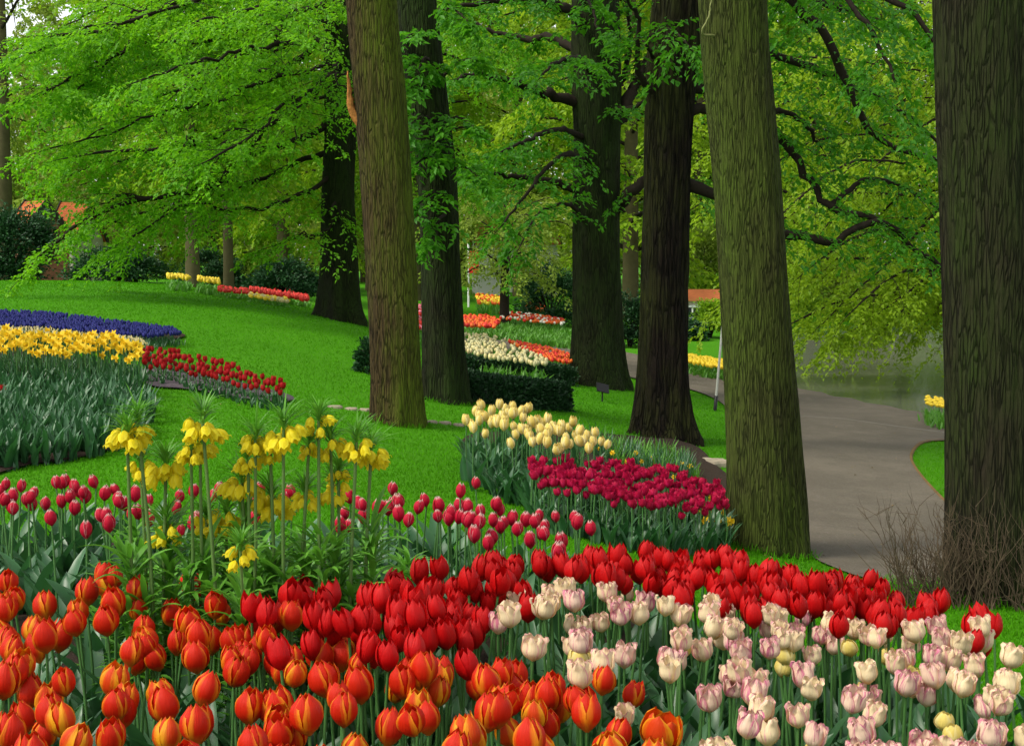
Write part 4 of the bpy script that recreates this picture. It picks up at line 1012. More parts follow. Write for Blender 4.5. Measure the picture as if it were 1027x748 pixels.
RED = zc([(50,220),(180,190),(215,140),(260,210),(280,260),(175,340),(400,180),(500,130),(480,230),(540,240),(430,310),(480,370),(620,90),(690,75),(640,170),(640,250),(625,320),(770,130),(830,80),(895,90),(770,230),(800,180),(790,330),(785,390),(355,340),(20,200),(100,235),(240,280),(510,190),(590,260),(660,300),(740,210),(810,110),(840,150)], 250, 540, 3.596) \
 + zc([(110,60),(120,140),(110,210),(170,65),(220,70),(300,75),(370,40),(385,80),(430,25),(485,60),(500,110),(555,40),(560,110),(640,60),(690,40),(740,60),(650,110),(690,85),(640,190),(760,110),(820,60),(820,120),(880,80),(905,110),(900,230),(900,200),(640,300),(20,100),(5,170),(820,310),(330,40),(260,65),(450,80),(340,95),(600,85),(530,80),(720,100),(780,40),(850,40),(670,210),(60,90),(930,60)], 500, 540, 3.596) \
 + zc([(255,255),(295,250),(335,265),(270,320),(310,280),(410,260),(380,300),(455,280),(400,330),(500,280),(495,320),(465,365),(550,300),(580,350),(545,270),(650,320),(640,340),(700,345),(690,380),(760,330),(800,350),(925,390),(860,430),(790,430),(820,470),(755,430),(390,420),(620,430),(350,290),(430,300),(430,350),(520,300),(480,300),(560,370),(600,370),(240,300),(370,330),(320,310),(60,250),(160,215),(120,330),(170,300),(280,280),(360,275),(430,280),(490,300),(530,340),(570,320)], 677, 480, 2.791) \
 + zc([(260,250),(310,300),(360,270),(420,250),(450,210),(510,250),(560,240),(590,190),(650,130),(700,140),(720,270),(760,300),(820,250),(860,150),(870,60),(690,310),(540,170)], 250, 540, 3.596)

PINK = zc([(35,232),(22,265),(50,265),(75,265),(97,265),(38,295),(135,245),(150,283),(175,222),(190,240),(225,252),(225,295),(165,325),(265,260),(287,225),(300,258),(340,245),(320,270),(345,285),(375,275),(365,312),(308,318),(262,360),(427,275),(485,288),(460,325),(562,253),(600,265),(615,240),(540,330),(565,320),(560,345),(760,245),(725,318),(850,245),(830,270),(980,340)], 0, 400, 2.934) \
 + zc([(28,195),(40,140),(70,200),(75,165),(120,160),(110,185),(172,125),(190,155),(150,180),(165,195),(225,180),(215,215),(250,148),(265,175),(295,175),(318,205),(340,195),(365,135),(395,178),(420,188),(448,212),(383,212),(367,240),(395,255),(468,170),(470,265),(443,280),(490,222),(530,212),(553,215),(520,240),(570,220),(590,215),(558,275),(625,205),(618,230),(668,210),(700,205),(733,235),(645,275),(675,280)], 340, 440, 2.934)
IMPERIAL = zc([(370,135,1.1),(425,100,.8),(405,228,.8),(480,230,1.15),(520,172,.8),(640,95,1.05),(610,165,.95),(690,150,.9),(850,120,1.1),(945,100,.8),(890,175,.6),(755,208,.8),(800,190,.7),(715,275,1.15),(805,325,1.15),(900,305,.8),(965,290,.9),(1000,165,.8),(665,370,1.0),(600,385,.8),(515,405,.9),(700,480,.8)], 0, 400, 2.934) + zc([(95,70,1.0),(20,40,.9),(15,130,.7)], 340, 440, 2.934)

_rx = random.Random(31)
PINK += [(a[0] + _rx.uniform(-14, 14), a[1] + _rx.uniform(-10, 12)) for a in PINK if _rx.random() < .45]
RED += [(a[0] + _rx.uniform(-15, 15), a[1] + _rx.uniform(-9, 11)) for a in RED if _rx.random() < (.95 if a[0] > 560 else .55)]
RED = [a for a in RED if a[0] < 560 or a[1] < 583 + (a[0] - 600) * .14]
ORANGE += [(a[0] + _rx.uniform(-20, 20), a[1] + _rx.uniform(-16, 18)) + ((1,) if _rx.random() < .3 else ()) for a in ORANGE + [(a[0] - 6, a[1] + 8) for a in ORANGE] if _rx.random() < .36]
ORANGE += [(2, 600), (14, 575), (6, 655, 1), (-8, 690), (28, 700), (4, 720), (-14, 640), (50, 690, 1)]
CREAM += [(a[0] + _rx.uniform(-18, 18), a[1] + _rx.uniform(-14, 16)) + ((1,) if _rx.random() < .4 else ()) for a in CREAM if _rx.random() < .45]
def place(pts, ht):
    p = np.array([(a[0], a[1]) for a in pts]); return hit(p[:, 0], p[:, 1], ht, ground)

# -- orange tulips
H_OR = [tulip_head('orange_flower', M['p_orange'], .0290, .082, .30, 100 + i, open_=(.0, .05, .12, .2, .3, .45, .7)[i], sharp=.8, amax=1.0) for i in range(7)]
H_FL = [tulip_head('flame_flower', M['p_flame'], .0295, .080, .32, 120 + i, open_=.05 + .16 * i, sharp=.75, amax=1.0) for i in range(4)]
def rc(rg, lo, hi): return rg.uniform(lo, hi)
hts = np.array([rnd.uniform(.43, .52) for _ in ORANGE]); g = place(ORANGE, hts)
for a, h, p in zip(ORANGE, hts, g):
    px, py = a[0], a[1]; fl = len(a) > 2
    zone = ('in front of the crown imperials' if py < 640 else 'nearest the camera at the lower left') if px < 215 else (('just in front of the plain red tulips' if py < 670 else 'nearest the camera at the bottom centre') if px < 480 else 'next to the cream tulips')
    tulip('orange_tulip', p[0], p[1], p[2], h - .03, H_FL if fl else H_OR, ('orange tulip broadly flamed with yellow, ' if fl else 'red orange tulip with thin yellow petal edges, ') + zone, 'orange tulips in the front bed', 3)
p = hit(np.array([660.]), np.array([721.]), .47, ground)[0]
big = [tulip_head('open_flower', M['p_flame'], .044, .088, .55, 140, open_=.35, sharp=.5)]
tulip('orange_tulip', p[0], p[1], p[2], .43, big, 'largest open orange and yellow tulip, rightmost of the orange tulips', 'orange tulips in the front bed', 3)
# -- plain red tulips
H_RD = [tulip_head('red_flower', M['p_red'], .0278, .084, .40, 160 + i, open_=(.0, .1, .2, .35, .5, .7)[i], sharp=1.0, amax=.9) for i in range(6)]
hts = np.array([rnd.uniform(.47, .56) for _ in RED]); g = place(RED, hts)
for a, h, p in zip(RED, hts, g):
    px, py = a[0], a[1]
    zone = 'between orange tulips and crown imperials' if px < 400 else ('left of the cream tulips' if px < 520 else ('in the row behind the cream tulips' if py < 590 else 'half hidden among the cream tulips'))
    tulip('red_tulip', p[0], p[1], p[2], h - .035, H_RD, 'plain deep red tulip ' + zone, 'plain red tulips in the front bed', 2)
# -- cream tulips

H_CR = [tulip_head('cream_flower', M['p_cream'], .0255, .062, .74, 180 + i, open_=.10 + .08 * i, sharp=.24, amax=.92, ruffle=.20, wob=.10) for i in range(4)]
H_PC = [tulip_head('pink_cream_flower', M['p_pinkcream'], .0265, .064, .70, 190 + i, open_=.10 + .08 * i, sharp=.26, amax=.92, ruffle=.22, wob=.11) for i in range(4)]
H_YB = [tulip_head('yellow_bud', M['p_yellowbud'], .024, .052, .5, 200 + i, sharp=.3) for i in range(2)]
hts = np.array([rnd.uniform(.47, .55) if (len(a) < 3 or a[2] != 2) else rnd.uniform(.45, .50) for a in CREAM]); g = place(CREAM, hts)
for a, h, p in zip(CREAM, hts, g):
    px, py = a[0], a[1]; k = a[2] if len(a) > 2 else 0
    zone = 'beside the plain red tulips' if py < 610 and px < 700 else ('beside the orange tulips' if px < 700 else ('in front of the mossy trunk' if py < 640 and px < 880 else ('before the bare twig bush' if px >= 880 and py < 690 else 'at the lower right bottom edge' if py >= 690 else 'in the middle of the cream drift')))
    tulip('cream_tulip', p[0], p[1], p[2], h - .03, (H_CR, H_PC, H_YB)[k], ('cream tulip lightly edged with pink ', 'cream tulip heavily streaked with mauve pink ', 'small pale yellow budded tulip ')[k] + zone, 'cream and pink tulips in the front bed', 3)
p = hit(np.array([642.]), np.array([696.]), .47, ground)[0]
tulip('cream_tulip', p[0], p[1], p[2], .44, H_CR, 'lone cream tulip among the orange tulips at the bottom', 'cream and pink tulips in the front bed', 3, hs=.85)
# -- red and white tulips behind
H_PK = [tulip_head('pink_flower', M['p_pink'], .0205, .065, .26, 220 + i, open_=.04 * i, sharp=.85, amax=.98) for i in range(4)]
hts = np.array([rnd.uniform(.42, .52) for _ in PINK]); g = place(PINK, hts)
for a, h, p in zip(PINK, hts, g):
    px, py = a[0], a[1]
    zone = 'in the left group before the leafy bed' if px < 175 else ('among the crown imperials' if px < 340 else ('between the crown imperials and the lawn' if px < 480 else 'at the right end of the row by the lawn'))
    tulip('pink_tulip', p[0], p[1], p[2], h - .025, H_PK, 'crimson pink tulip with white tips ' + zone, 'white tipped pink tulips in the front bed', 3)
# extra leafy tulip plants without a bloom between the flowers
def leafy(n, poly_xy, seed, label, group, lset=TLEAF, k=4, s=(.8, 1.15), name='leafy_tulip'):
    rg = np.random.default_rng(seed); poly = np.array(poly_xy); mn, mx = poly.min(0), poly.max(0); c = 0
    while c < n:
        x, y_ = rg.uniform(mn[0], mx[0]), rg.uniform(mn[1], mx[1])
        if not inside(poly, np.array([x]), np.array([y_]))[0]: continue
        root = empty(name, (x, y_, gz(x, y_))); tag(root, label, 'tulip plant', group); a = rg.uniform(0, 6.28)
        for j in range(k):
            sc = rg.uniform(*s); add('leaf', lset[rg.integers(len(lset))], root, rot=(0, 0, a), scale=(sc, sc, sc)); a += 6.28 / k + rg.uniform(-.5, .5)
        c += 1
leafy(110, [(-1.25, 2.5), (1.3, 2.5), (1.75, 4.3), (1.0, 4.8), (0.3, 4.3), (-1.6, 3.9)], 5, 'broad leaved tulip plant without a flower, low among the front blooms', 'flowerless tulip plants in the front bed')
leafy(120, [(-2.2, 2.6), (-1.1, 2.6), (-1.2, 4.2), (-2.6, 4.4)], 15, 'broad leaved tulip plant without a flower at the left of the front bed', 'flowerless tulip plants at the left')
leafy(90, [(-2.3, 4.3), (-0.4, 4.6), (0.5, 4.6), (0.75, 5.4), (-0.2, 6.1), (-2.3, 6.2), (-2.6, 5.2)], 6, 'grey green tulip plant without a flower below the pink tulips', 'flowerless tulip plants behind', s=(.9, 1.25))

# -- crown imperials
def bell_mesh(seed):
    rg = np.random.default_rng(seed); acc = Acc(); petals(acc, .0165, .047, .95, None, rg, open_=.40, nu=5, nv=8, sharp=.85, amax=.85)
    me = acc.build('flower', [M['p_imperial']]); me.transform(Matrix.Rotation(math.pi, 4, 'X')); return me
BELL = [bell_mesh(300 + i) for i in range(4)]
def tuft_mesh(seed):
    rg = np.random.default_rng(seed); acc = Acc()
    for i in range(44):
        blade(acc, np.array([0, 0, rg.uniform(-.01, .03)]), rg.uniform(0, 6.28), rg.uniform(.06, .125), .0065, rg.uniform(.1, 1.3), rg.uniform(.1, 1.2), rg, 6, rg.uniform(.2, 1))
    return acc.build('leaf_tuft', [M['crown_leaf']])
TUFT = [tuft_mesh(310 + i) for i in range(3)]
def low_leaves(seed):
    rg = np.random.default_rng(seed); acc = Acc()
    for i in range(72):
        zz = rg.uniform(0.0, .57)
        blade(acc, np.array([0, 0, zz]), rg.uniform(0, 6.28), rg.uniform(.10, .19), .019, rg.uniform(.5, 1.6), rg.uniform(.3, .9), rg, 7, rg.uniform(.2, 1))
    return acc.build('stem_leaves', [M['crown_leaf']])
LOWL = [low_leaves(320 + i) for i in range(4)]
CSTEM = stem_variants(3, 1.0, .0055, M['crown_stem'], 9)
ims = np.array([(.93 - (a[1] - 430) * .0032) if a[1] > 430 else .93 for a in IMPERIAL]); ims = np.clip(ims, .6, .97)
g = place(IMPERIAL, ims)
for i, (a, h, p) in enumerate(zip(IMPERIAL, ims, g)):
    px, py = a[0], a[1]; sc = a[2]
    where = 'in the left cluster' if px < 200 else ('in the middle cluster' if px < 265 else 'in the right cluster')
    tier = 'among the tallest heads' if py < 460 else ('at middle height' if py < 500 else 'low near the front')
    root = empty('crown_imperial', (p[0], p[1], p[2]), rnd.uniform(0, 6.28), (rnd.gauss(0, .03), rnd.gauss(0, .03))); tag(root, f'yellow crown imperial {tier} {where}', 'crown imperial', 'yellow crown imperials')
    top = h + .03
    add('stem', CSTEM[i % 3], root, scale=(1, 1, top))
    n = 9 if sc > .9 else 7
    for k in range(n):
        aa = 6.28 * k / n + rnd.uniform(-.2, .2); rr = .034 * sc * (1 if k % 2 else .66)
        add('flower', BELL[(i + k) % 4], root, loc=(rr * math.cos(aa), rr * math.sin(aa), top + rnd.uniform(-.022, .018)), rot=(0, -rnd.uniform(.15, .65), aa), scale=(sc * .92,) * 3)
    add('leaf_tuft', TUFT[i % 3], root, loc=(0, 0, top), scale=(.75 + .3 * sc,) * 3)
    add('stem_leaves', LOWL[i % 4], root, rot=(0, 0, rnd.uniform(0, 6.28)), scale=(1, 1, rnd.uniform(.8, 1.15)))
rg = np.random.default_rng(8)
for i in range(44):
    x, y_ = rg.uniform(-1.35, -.35), rg.uniform(4.35, 5.4)
    root = empty('lily_foliage', (x, y_, gz(x, y_)), rg.uniform(0, 6)); tag(root, 'bright green narrow leaved plant without bloom below the crown imperials', 'leafy plant', 'flowerless crown imperials')
    add('stem_leaves', LOWL[i % 4], root, scale=(.9, .9, rg.uniform(.45, .75)))

# ------------------------------------------------------------------ middle beds
def fill(poly_px, n, seed, mind):
    """n places spread through a bed as seen from the lens"""
    rg = np.random.default_rng(seed); poly = np.array(poly_px, float); mn, mx = poly.min(0), poly.max(0); out = []
    tries = 0
    while len(out) < n and tries < n * 60:
        tries += 1
        q = rg.uniform(mn, mx)
        if inside(poly, q[:1], q[1:])[0] and all((q[0] - o[0]) ** 2 + ((q[1] - o[1]) * 1.3) ** 2 > mind * mind for o in out): out.append((q[0], q[1]))
    return out
def plant_mesh(name, heads, hh, seed, nl=5, lh=.3, lw=.03, leafm='tulip_leaf', arch=(.2, .9)):
    """one whole small plant as a single mesh (too small in view to show its parts)"""
    rg = np.random.default_rng(seed); acc = Acc()
    for k in range(nl):
        blade(acc, np.array([rg.normal(0, .012), rg.normal(0, .012), 0]), rg.uniform(0, 6.28), lh * rg.uniform(.7, 1.15), lw * rg.uniform(.8, 1.2), rg.uniform(*arch), rg.uniform(.05, .4), rg, 6, rg.uniform(.1, .9), m=1)
    mats = [M['stem'], M[leafm]]
    if heads is not None:
        V, F = tubes(spline([(0, 0, -.02), (rg.normal(0, .01), rg.normal(0, .01), hh * .5), (0, 0, hh)], 5)[None], np.full((1, 5), .0045), 5); acc.add(V, F, 0)
        heads(acc, hh, rg); mats.append(HM)
    return acc.build(name, mats)
def cup(Rm, H, tipr, **kw):
    def f(acc, hh, rg):
        a = Acc(); petals(a, Rm, H, tipr, None, rg, nu=5, nv=6, **kw)
        tilt = Matrix.Rotation(rg.normal(0, .15), 3, 'X') @ Matrix.Rotation(rg.normal(0, .15), 3, 'Y')
        for V, F, U in zip(a.V, a.F, a.U):
            acc.add(V @ np.array(tilt).T + [0, 0, hh], F - F.min(), 2, U)
    return f
def spike(H, Rr, n):
    def f(acc, hh, rg):                         # many small florets round the top of the stem
        a = Acc()
        for i in range(n):
            t = i / n; th = i * 2.4; r_ = Rr * (1.05 - .55 * t); c = np.array([math.cos(th) * r_, math.sin(th) * r_, hh - H * .35 + H * t])
            d = norm(np.array([math.cos(th), math.sin(th), .35])); 
            for k in range(3):
                e = norm(np.cross(d, rg.normal(0, 1, 3))); L = Rr * .9
                P = np.stack([c - e * L * .35, c + d * L * .9 - e * L * .15, c + d * L * 1.1 + [0, 0, L * .3], c + e * L * .35])
                acc.add(P, np.array([[0, 1, 2, 3]]), 2, np.array([(.3, 0), (.3, .6), (.5, 1), (.7, 0)]))
    return f
def trumpet(acc, hh, rg):                       # daffodil: six spread petals round a forward trumpet
    az = rg.normal(-math.pi / 2, .9); f_ = np.array([math.cos(az), math.sin(az), .15]); f_ = norm(f_)
    s_ = norm(np.cross(f_, [0, 0, 1.0])); u_ = np.cross(s_, f_); c = np.array([0, 0, hh]) + f_ * .012
    for k in range(6):
        a = k * math.pi / 3; d = s_ * math.cos(a) + u_ * math.sin(a); e = np.cross(f_, d)
        P = np.stack([c, c + d * .022 - e * .014, c + d * .046 - f_ * .006, c + d * .022 + e * .014]); acc.add(P, np.array([[0, 1, 2, 3]]), 2, np.array([(.5, 0), (.1, .5), (.5, 1), (.9, .5)]))
    th = np.linspace(0, 2 * np.pi, 9)[:-1]; rings = [(.0, .010), (.014, .012), (.030, .018), (.034, .022)]
    V = np.concatenate([c + f_ * z_ + (s_[None] * np.cos(th)[:, None] + u_[None] * np.sin(th)[:, None]) * r_ for z_, r_ in rings]); acc.add(V, grid_faces(8, 4, True), 2, np.full((len(V), 2), .5))
def bed_plants(name, pts, ht, meshes, lab, cat, group, sc=(.9, 1.12)):
    g = place(pts, ht)
    for i, (a, p) in enumerate(zip(pts, g)):
        s = rnd.uniform(*sc); o = add(name, meshes[i % len(meshes)], None, loc=p, rot=(0, 0, rnd.uniform(-.6, .6) if 'daffodil' in name else rnd.uniform(0, 6.28)), scale=(s, s, s))
        tag(o, lab(a[0], a[1]) if callable(lab) else lab, cat, group)
# yellow tulips of the centre bed
YEL = zc([(367,585),(390,555),(415,550),(388,605),(420,600),(432,570),(462,548),(440,590),(455,600),(470,565),(490,560),(480,590),(500,575),(500,635),(515,610),(520,560),(535,560),(540,590),(570,575),(560,600),(575,640),(590,580),(600,605),(600,650),(620,590),(610,625),(630,660),(645,605),(655,660),(665,595),(640,640),(670,630),(685,605),(700,650),(715,615),(720,660),(735,635),(755,625),(770,635),(590,620),(550,620),(380,575),(405,580),(450,575),(510,590),(530,600),(530,575),(545,610),(580,605),(625,610),(660,615),(690,625),(705,630),(440,565),(475,610),(400,560),(425,580),(455,560),(480,545),(500,555),(505,575),(545,560),(555,585),(575,595),(600,590),(615,600),(635,620),(650,590),(675,600),(690,610),(710,640),(740,620),(600,630),(640,650),(560,630)], 340, 220, 2.877)
HM = M['p_yellow']
TY = [plant_mesh('yellow_tulip', cup(.027, .080, .46, sharp=.75, open_=.2), .36, 400 + i, 3, .32, .055) for i in range(6)]
bed_plants('yellow_tulip', YEL, .40, TY, lambda a, b: 'pale yellow tulip ' + ('at the left end of the centre bed beside the lawn' if a < 500 else 'in the middle of the centre bed' if a < 560 else 'at the right end of the yellow drift above the magenta flowers'), 'tulip', 'pale yellow tulips in the centre bed')
HM = M['p_magenta']
TM = [plant_mesh('magenta_tulip', cup(.026, .062, .75, sharp=1.0, open_=.6), .29, 420 + i, 3, .27, .045) for i in range(6)]
MAG = fill([(532, 458), (560, 456), (600, 457), (640, 460), (700, 474), (724, 480), (727, 500), (720, 500), (690, 502), (640, 497), (600, 488), (560, 480), (535, 474)], 290, 3, 4.3)
bed_plants('magenta_tulip', MAG, .32, TM, lambda a, b: 'deep magenta flower ' + ('at the left end of the magenta drift' if a < 590 else 'in the middle of the magenta drift' if a < 660 else 'at the right end of the magenta drift by the mossy trunk'), 'tulip', 'magenta flowers in the centre bed', (.72, 1.0))
HM = M['p_daffodil']
TD = [plant_mesh('small_daffodil', trumpet, .24, 440 + i, 5, .24, .014, 'tulip_leaf') for i in range(4)]
bed_plants('small_daffodil', fill([(690, 484), (727, 492), (732, 515), (700, 508)], 16, 4, 5), .24, TD, 'small yellow flower under the magenta flowers beside the mossy trunk', 'daffodil', 'small yellow flowers by the mossy trunk', (.6, .8))
# green leafy plants round the centre bed
TL = [plant_mesh('leafy_bulb_plant', None, 0, 460 + i, 8, .30, .042) for i in range(6)]
bed_plants('leafy_bulb_plant', fill([(466, 440), (500, 452), (530, 466), (600, 492), (720, 512), (722, 522), (640, 514), (560, 498), (500, 478), (470, 458)], 110, 7, 6), .16, TL, lambda a, b: 'green leafy bulb plant at the ' + ('left tip of the centre bed' if a < 540 else 'front edge below the magenta flowers'), 'bulb plant', 'leafy plants edging the centre bed', (.7, 1.0))
TN = [plant_mesh('narrow_leaf_plant', None, 0, 480 + i, 12, .27, .012, 'crown_leaf' if i % 2 else 'tulip_leaf', (.1, .6)) for i in range(4)]
bed_plants('narrow_leaf_plant', fill([(560, 424), (600, 432), (640, 440), (690, 452), (700, 468), (660, 462), (610, 448), (570, 436)], 90, 9, 5), .16, TN, 'dark narrow leaved plant behind the yellow and magenta drifts', 'bulb plant', 'narrow leaved plants behind the centre bed', (.8, 1.1))
bed_plants('small_daffodil', fill([(600, 432), (640, 440), (695, 454), (690, 464), (640, 454)], 14, 10, 9), .25, TD, 'small pale yellow flower in the green strip behind the magenta flowers', 'daffodil', 'small yellow flowers behind the magenta drift', (.45, .6))
# left bed: daffodils, leafy tulips, crimson flowers, blue carpet
bed_plants('yellow_daffodil', fill([(-30, 330), (0, 333), (60, 337), (110, 343), (140, 350), (142, 363), (120, 361), (80, 358), (0, 357), (-30, 357)], 170, 12, 5.2), .33, [plant_mesh('yellow_daffodil', trumpet, .33, 500 + i, 6, .32, .014, 'tulip_leaf') for i in range(6)],
           lambda a, b: 'bright yellow daffodil in the ' + ('left part of the daffodil strip' if a < 70 else 'right part of the daffodil strip'), 'daffodil', 'daffodils in the left bed', (1.0, 1.25))
TB = [plant_mesh('leafy_tulip_plant', None, 0, 520 + i, 9, .30, .040, 'tulip_leaf', (.05, .5)) for i in range(8)]
bed_plants('leafy_tulip_plant', fill([(-30, 362), (138, 366), (152, 392), (140, 412), (100, 424), (0, 438), (-30, 438)], 295, 13, 5.4), .22, TB, lambda a, b: 'upright leafy tulip plant without bloom ' + ('along the front edge of the left bed' if b > 420 else 'just below the daffodil strip' if b < 385 else 'in the middle of the left leafy bed'), 'tulip plant', 'flowerless tulips of the left bed', (.8, 1.1))
HM = M['p_crimson']
TC = [plant_mesh('crimson_tulip', cup(.022, .066, .6, sharp=1.0, open_=.4), .15, 540 + i, 5, .13, .024) for i in range(5)]
bed_plants('crimson_tulip', fill([(143, 350), (180, 353), (230, 366), (284, 384), (284, 394), (240, 386), (190, 374), (146, 366)], 115, 14, 4.4), .17, TC, lambda a, b: 'bright crimson flower in the ' + ('left half of the wedge bed beside the daffodils' if a < 215 else 'tapering right tip of the wedge bed'), 'tulip', 'crimson flowers of the wedge bed', (.85, 1.1))
o = TC[0]
pr = hit(np.array([3.]), np.array([366.]), .36, ground)[0]
tag(add('crimson_tulip', TC[1], None, loc=pr), 'lone red tulip below the daffodil strip at the left edge', 'tulip', None)

def carpet(name, label, px, n, ht, mats, head, seed, cat='flowers', leafh=.2, lw=.02, nl=3, hs=1.0):
    """a mass of small flowers nobody could count, one mesh; heads (slot 1) over leaves (slot 0)"""
    rg = np.random.default_rng(seed); pts = fill(px, n, seed, 0.6); g = place(pts, ht); acc = Acc()
    for p in g:
        for k in range(nl):
            blade(acc, p + [rg.normal(0, .03), rg.normal(0, .03), -.01], rg.uniform(0, 6.28), leafh * rg.uniform(.8, 1.3), lw, rg.uniform(.1, .8), rg.uniform(.05, .4), rg, 4, rg.uniform(.1, .9), m=0)
        if head is None: continue
        c = p + [0, 0, ht]; r_ = head[0] * rg.uniform(.75, 1.2) * hs; h_ = head[1] * rg.uniform(.8, 1.2) * hs
        th = np.linspace(0, 2 * np.pi, 7)[:-1] + rg.uniform(0, 1)
        V = np.concatenate([np.c_[c[0] + r_ * f * np.cos(th), c[1] + r_ * f * np.sin(th), np.full(6, c[2] + h_ * z_)] for z_, f in ((-.5, .3), (-.15, 1), (.25, .9), (.5, .35))])
        acc.add(V, grid_faces(6, 4, True), 1 + (rg.integers(0, len(mats) - 1) if len(mats) > 2 else 0), np.full((len(V), 2), .5))
    tag(add(name, acc.build(name, mats)), label, cat, kind='stuff')
M['blue'] = plain('muscari_blue', (0.006, 0.012, 0.11), .7, .4, 20); M['violet'] = plain('muscari_violet', (0.009, 0.011, 0.13), .7, .4, 20)
M['f_red'] = plain('far_red', (0.60, 0.025, 0.015), .5); M['f_orange'] = plain('far_orange', (0.75, 0.13, 0.015), .5); M['f_yellow'] = plain('far_yellow', (0.85, 0.58, 0.03), .5)
M['f_cream'] = plain('far_cream', (0.62, 0.52, 0.24), .5); M['f_pale'] = plain('far_pale', (0.50, 0.46, 0.24), .5); M['f_pink'] = plain('far_pink', (0.70, 0.18, 0.25), .5); M['f_white'] = plain('far_white', (0.8, 0.76, 0.65), .5)
TLm = M['tulip_leaf']; GLm = M['crown_leaf']
carpet('grape_hyacinths', 'deep blue carpet of grape hyacinths curving across the left bed', [(-50, 308), (0, 311), (60, 314), (120, 322), (175, 329), (183, 334), (150, 337), (90, 333), (40, 327), (-50, 325)], 1500, .15, [TLm, M['blue'], M['violet']], (.016, .05), 31, leafh=.13, lw=.012, nl=2)
carpet('blue_bed_leaves', 'grey green leaves with pale buds between blue carpet and daffodils', [(-50, 326), (40, 328), (90, 334), (140, 338), (150, 346), (120, 342), (60, 335), (-50, 331)], 420, .16, [TLm, M['f_cream']], (.006, .03), 32, 'leafy plants', leafh=.22, lw=.02, nl=3)
carpet('yellow_far_flowers', 'far yellow flowers left of the slim trunk', [(168, 270), (190, 272), (192, 280), (168, 278)], 130, .24, [GLm, M['f_yellow']], (.032, .07), 33, leafh=.2, lw=.05)
carpet('yellow_far_flowers', 'far yellow flowers right of the slim trunk', [(199, 274), (220, 277), (220, 284), (199, 281)], 110, .24, [GLm, M['f_yellow']], (.032, .07), 34, leafh=.2, lw=.05)
carpet('red_far_flowers', 'low red flowers left of the red and yellow far bed', [(218, 287), (248, 290), (250, 294), (220, 292)], 70, .12, [GLm, M['f_red']], (.032, .06), 35, leafh=.1, lw=.05)
carpet('red_far_flowers', 'red flowers along the back of the red and yellow far bed', [(250, 286), (280, 288), (308, 295), (310, 301), (280, 296), (252, 292)], 240, .15, [GLm, M['f_red']], (.032, .09), 36, leafh=.12, lw=.05)
carpet('yellow_far_flowers', 'pale yellow edge in front of the red far flowers', [(250, 293), (288, 299), (290, 303), (250, 297)], 90, .10, [GLm, M['f_yellow'], M['f_cream']], (.04, .06), 37, leafh=.08, lw=.05)
carpet('yellow_far_flowers', 'distant yellow strip left of the dark beech trunk', [(288, 257), (326, 262), (326, 267), (288, 261)], 90, .4, [GLm, M['f_yellow']], (.08, .14), 38, leafh=.35, lw=.08)
carpet('orange_far_flowers', 'orange flowers beside the path right of the second trunk', [(464, 316), (490, 316), (502, 322), (496, 328), (464, 326)], 170, .3, [GLm, M['f_orange'], M['f_red']], (.05, .09), 39, leafh=.26, lw=.05)
carpet('orange_far_flowers', 'orange and yellow flowers left of the small orchard tree', [(477, 294), (504, 297), (506, 305), (480, 304)], 120, .35, [GLm, M['f_orange'], M['f_yellow']], (.06, .10), 40, leafh=.3, lw=.06)
carpet('orange_far_flowers', 'orange flowers right of the small orchard tree', [(526, 303), (546, 305), (546, 312), (528, 310)], 70, .35, [GLm, M['f_orange']], (.06, .10), 41, leafh=.3, lw=.06)
carpet('mixed_far_flowers', 'red and white flowers behind the green leafy far bed', [(502, 312), (530, 314), (565, 320), (565, 325), (530, 322), (502, 319)], 200, .3, [GLm, M['f_red'], M['f_white'], M['f_orange']], (.045, .08), 42, leafh=.25, lw=.05)
carpet('far_bed_leaves', 'plain green leafy bed between the far flower beds', [(498, 322), (540, 326), (574, 330), (574, 343), (540, 339), (498, 333)], 420, .2, [GLm], None, 43, 'leafy plants', leafh=.3, lw=.05, nl=4)
carpet('cream_far_flowers', 'cream flowers above the upper clipped hedge', [(462, 334), (490, 336), (520, 344), (548, 360), (552, 367), (500, 360), (462, 351)], 260, .3, [GLm, M['f_cream'], M['f_pale']], (.026, .06), 44, leafh=.26, lw=.04)
carpet('red_far_flowers', 'orange red flowers along the path behind the cream far flowers', [(508, 341), (545, 347), (574, 356), (574, 364), (552, 361), (525, 351)], 240, .3, [GLm, M['f_red'], M['f_orange']], (.026, .06), 45, leafh=.26, lw=.04)
carpet('pink_far_flowers', 'pink flowers seen between the first two trunks', [(412, 303), (428, 303), (428, 330), (412, 328)], 90, .3, [GLm, M['f_pink'], M['f_red']], (.05, .08), 46, leafh=.26, lw=.05)
carpet('yellow_far_flowers', 'yellow strip on the bank left of the mossy trunk', [(690, 355), (735, 363), (735, 370), (690, 363)], 150, .25, [GLm, M['f_yellow']], (.04, .08), 47, leafh=.2, lw=.04)
carpet('yellow_far_flowers', 'yellow flowers by the water at the right trunk', [(928, 397), (955, 401), (955, 409), (930, 405)], 50, .30, [GLm, M['f_yellow']], (.03, .05), 48, leafh=.26, lw=.03)

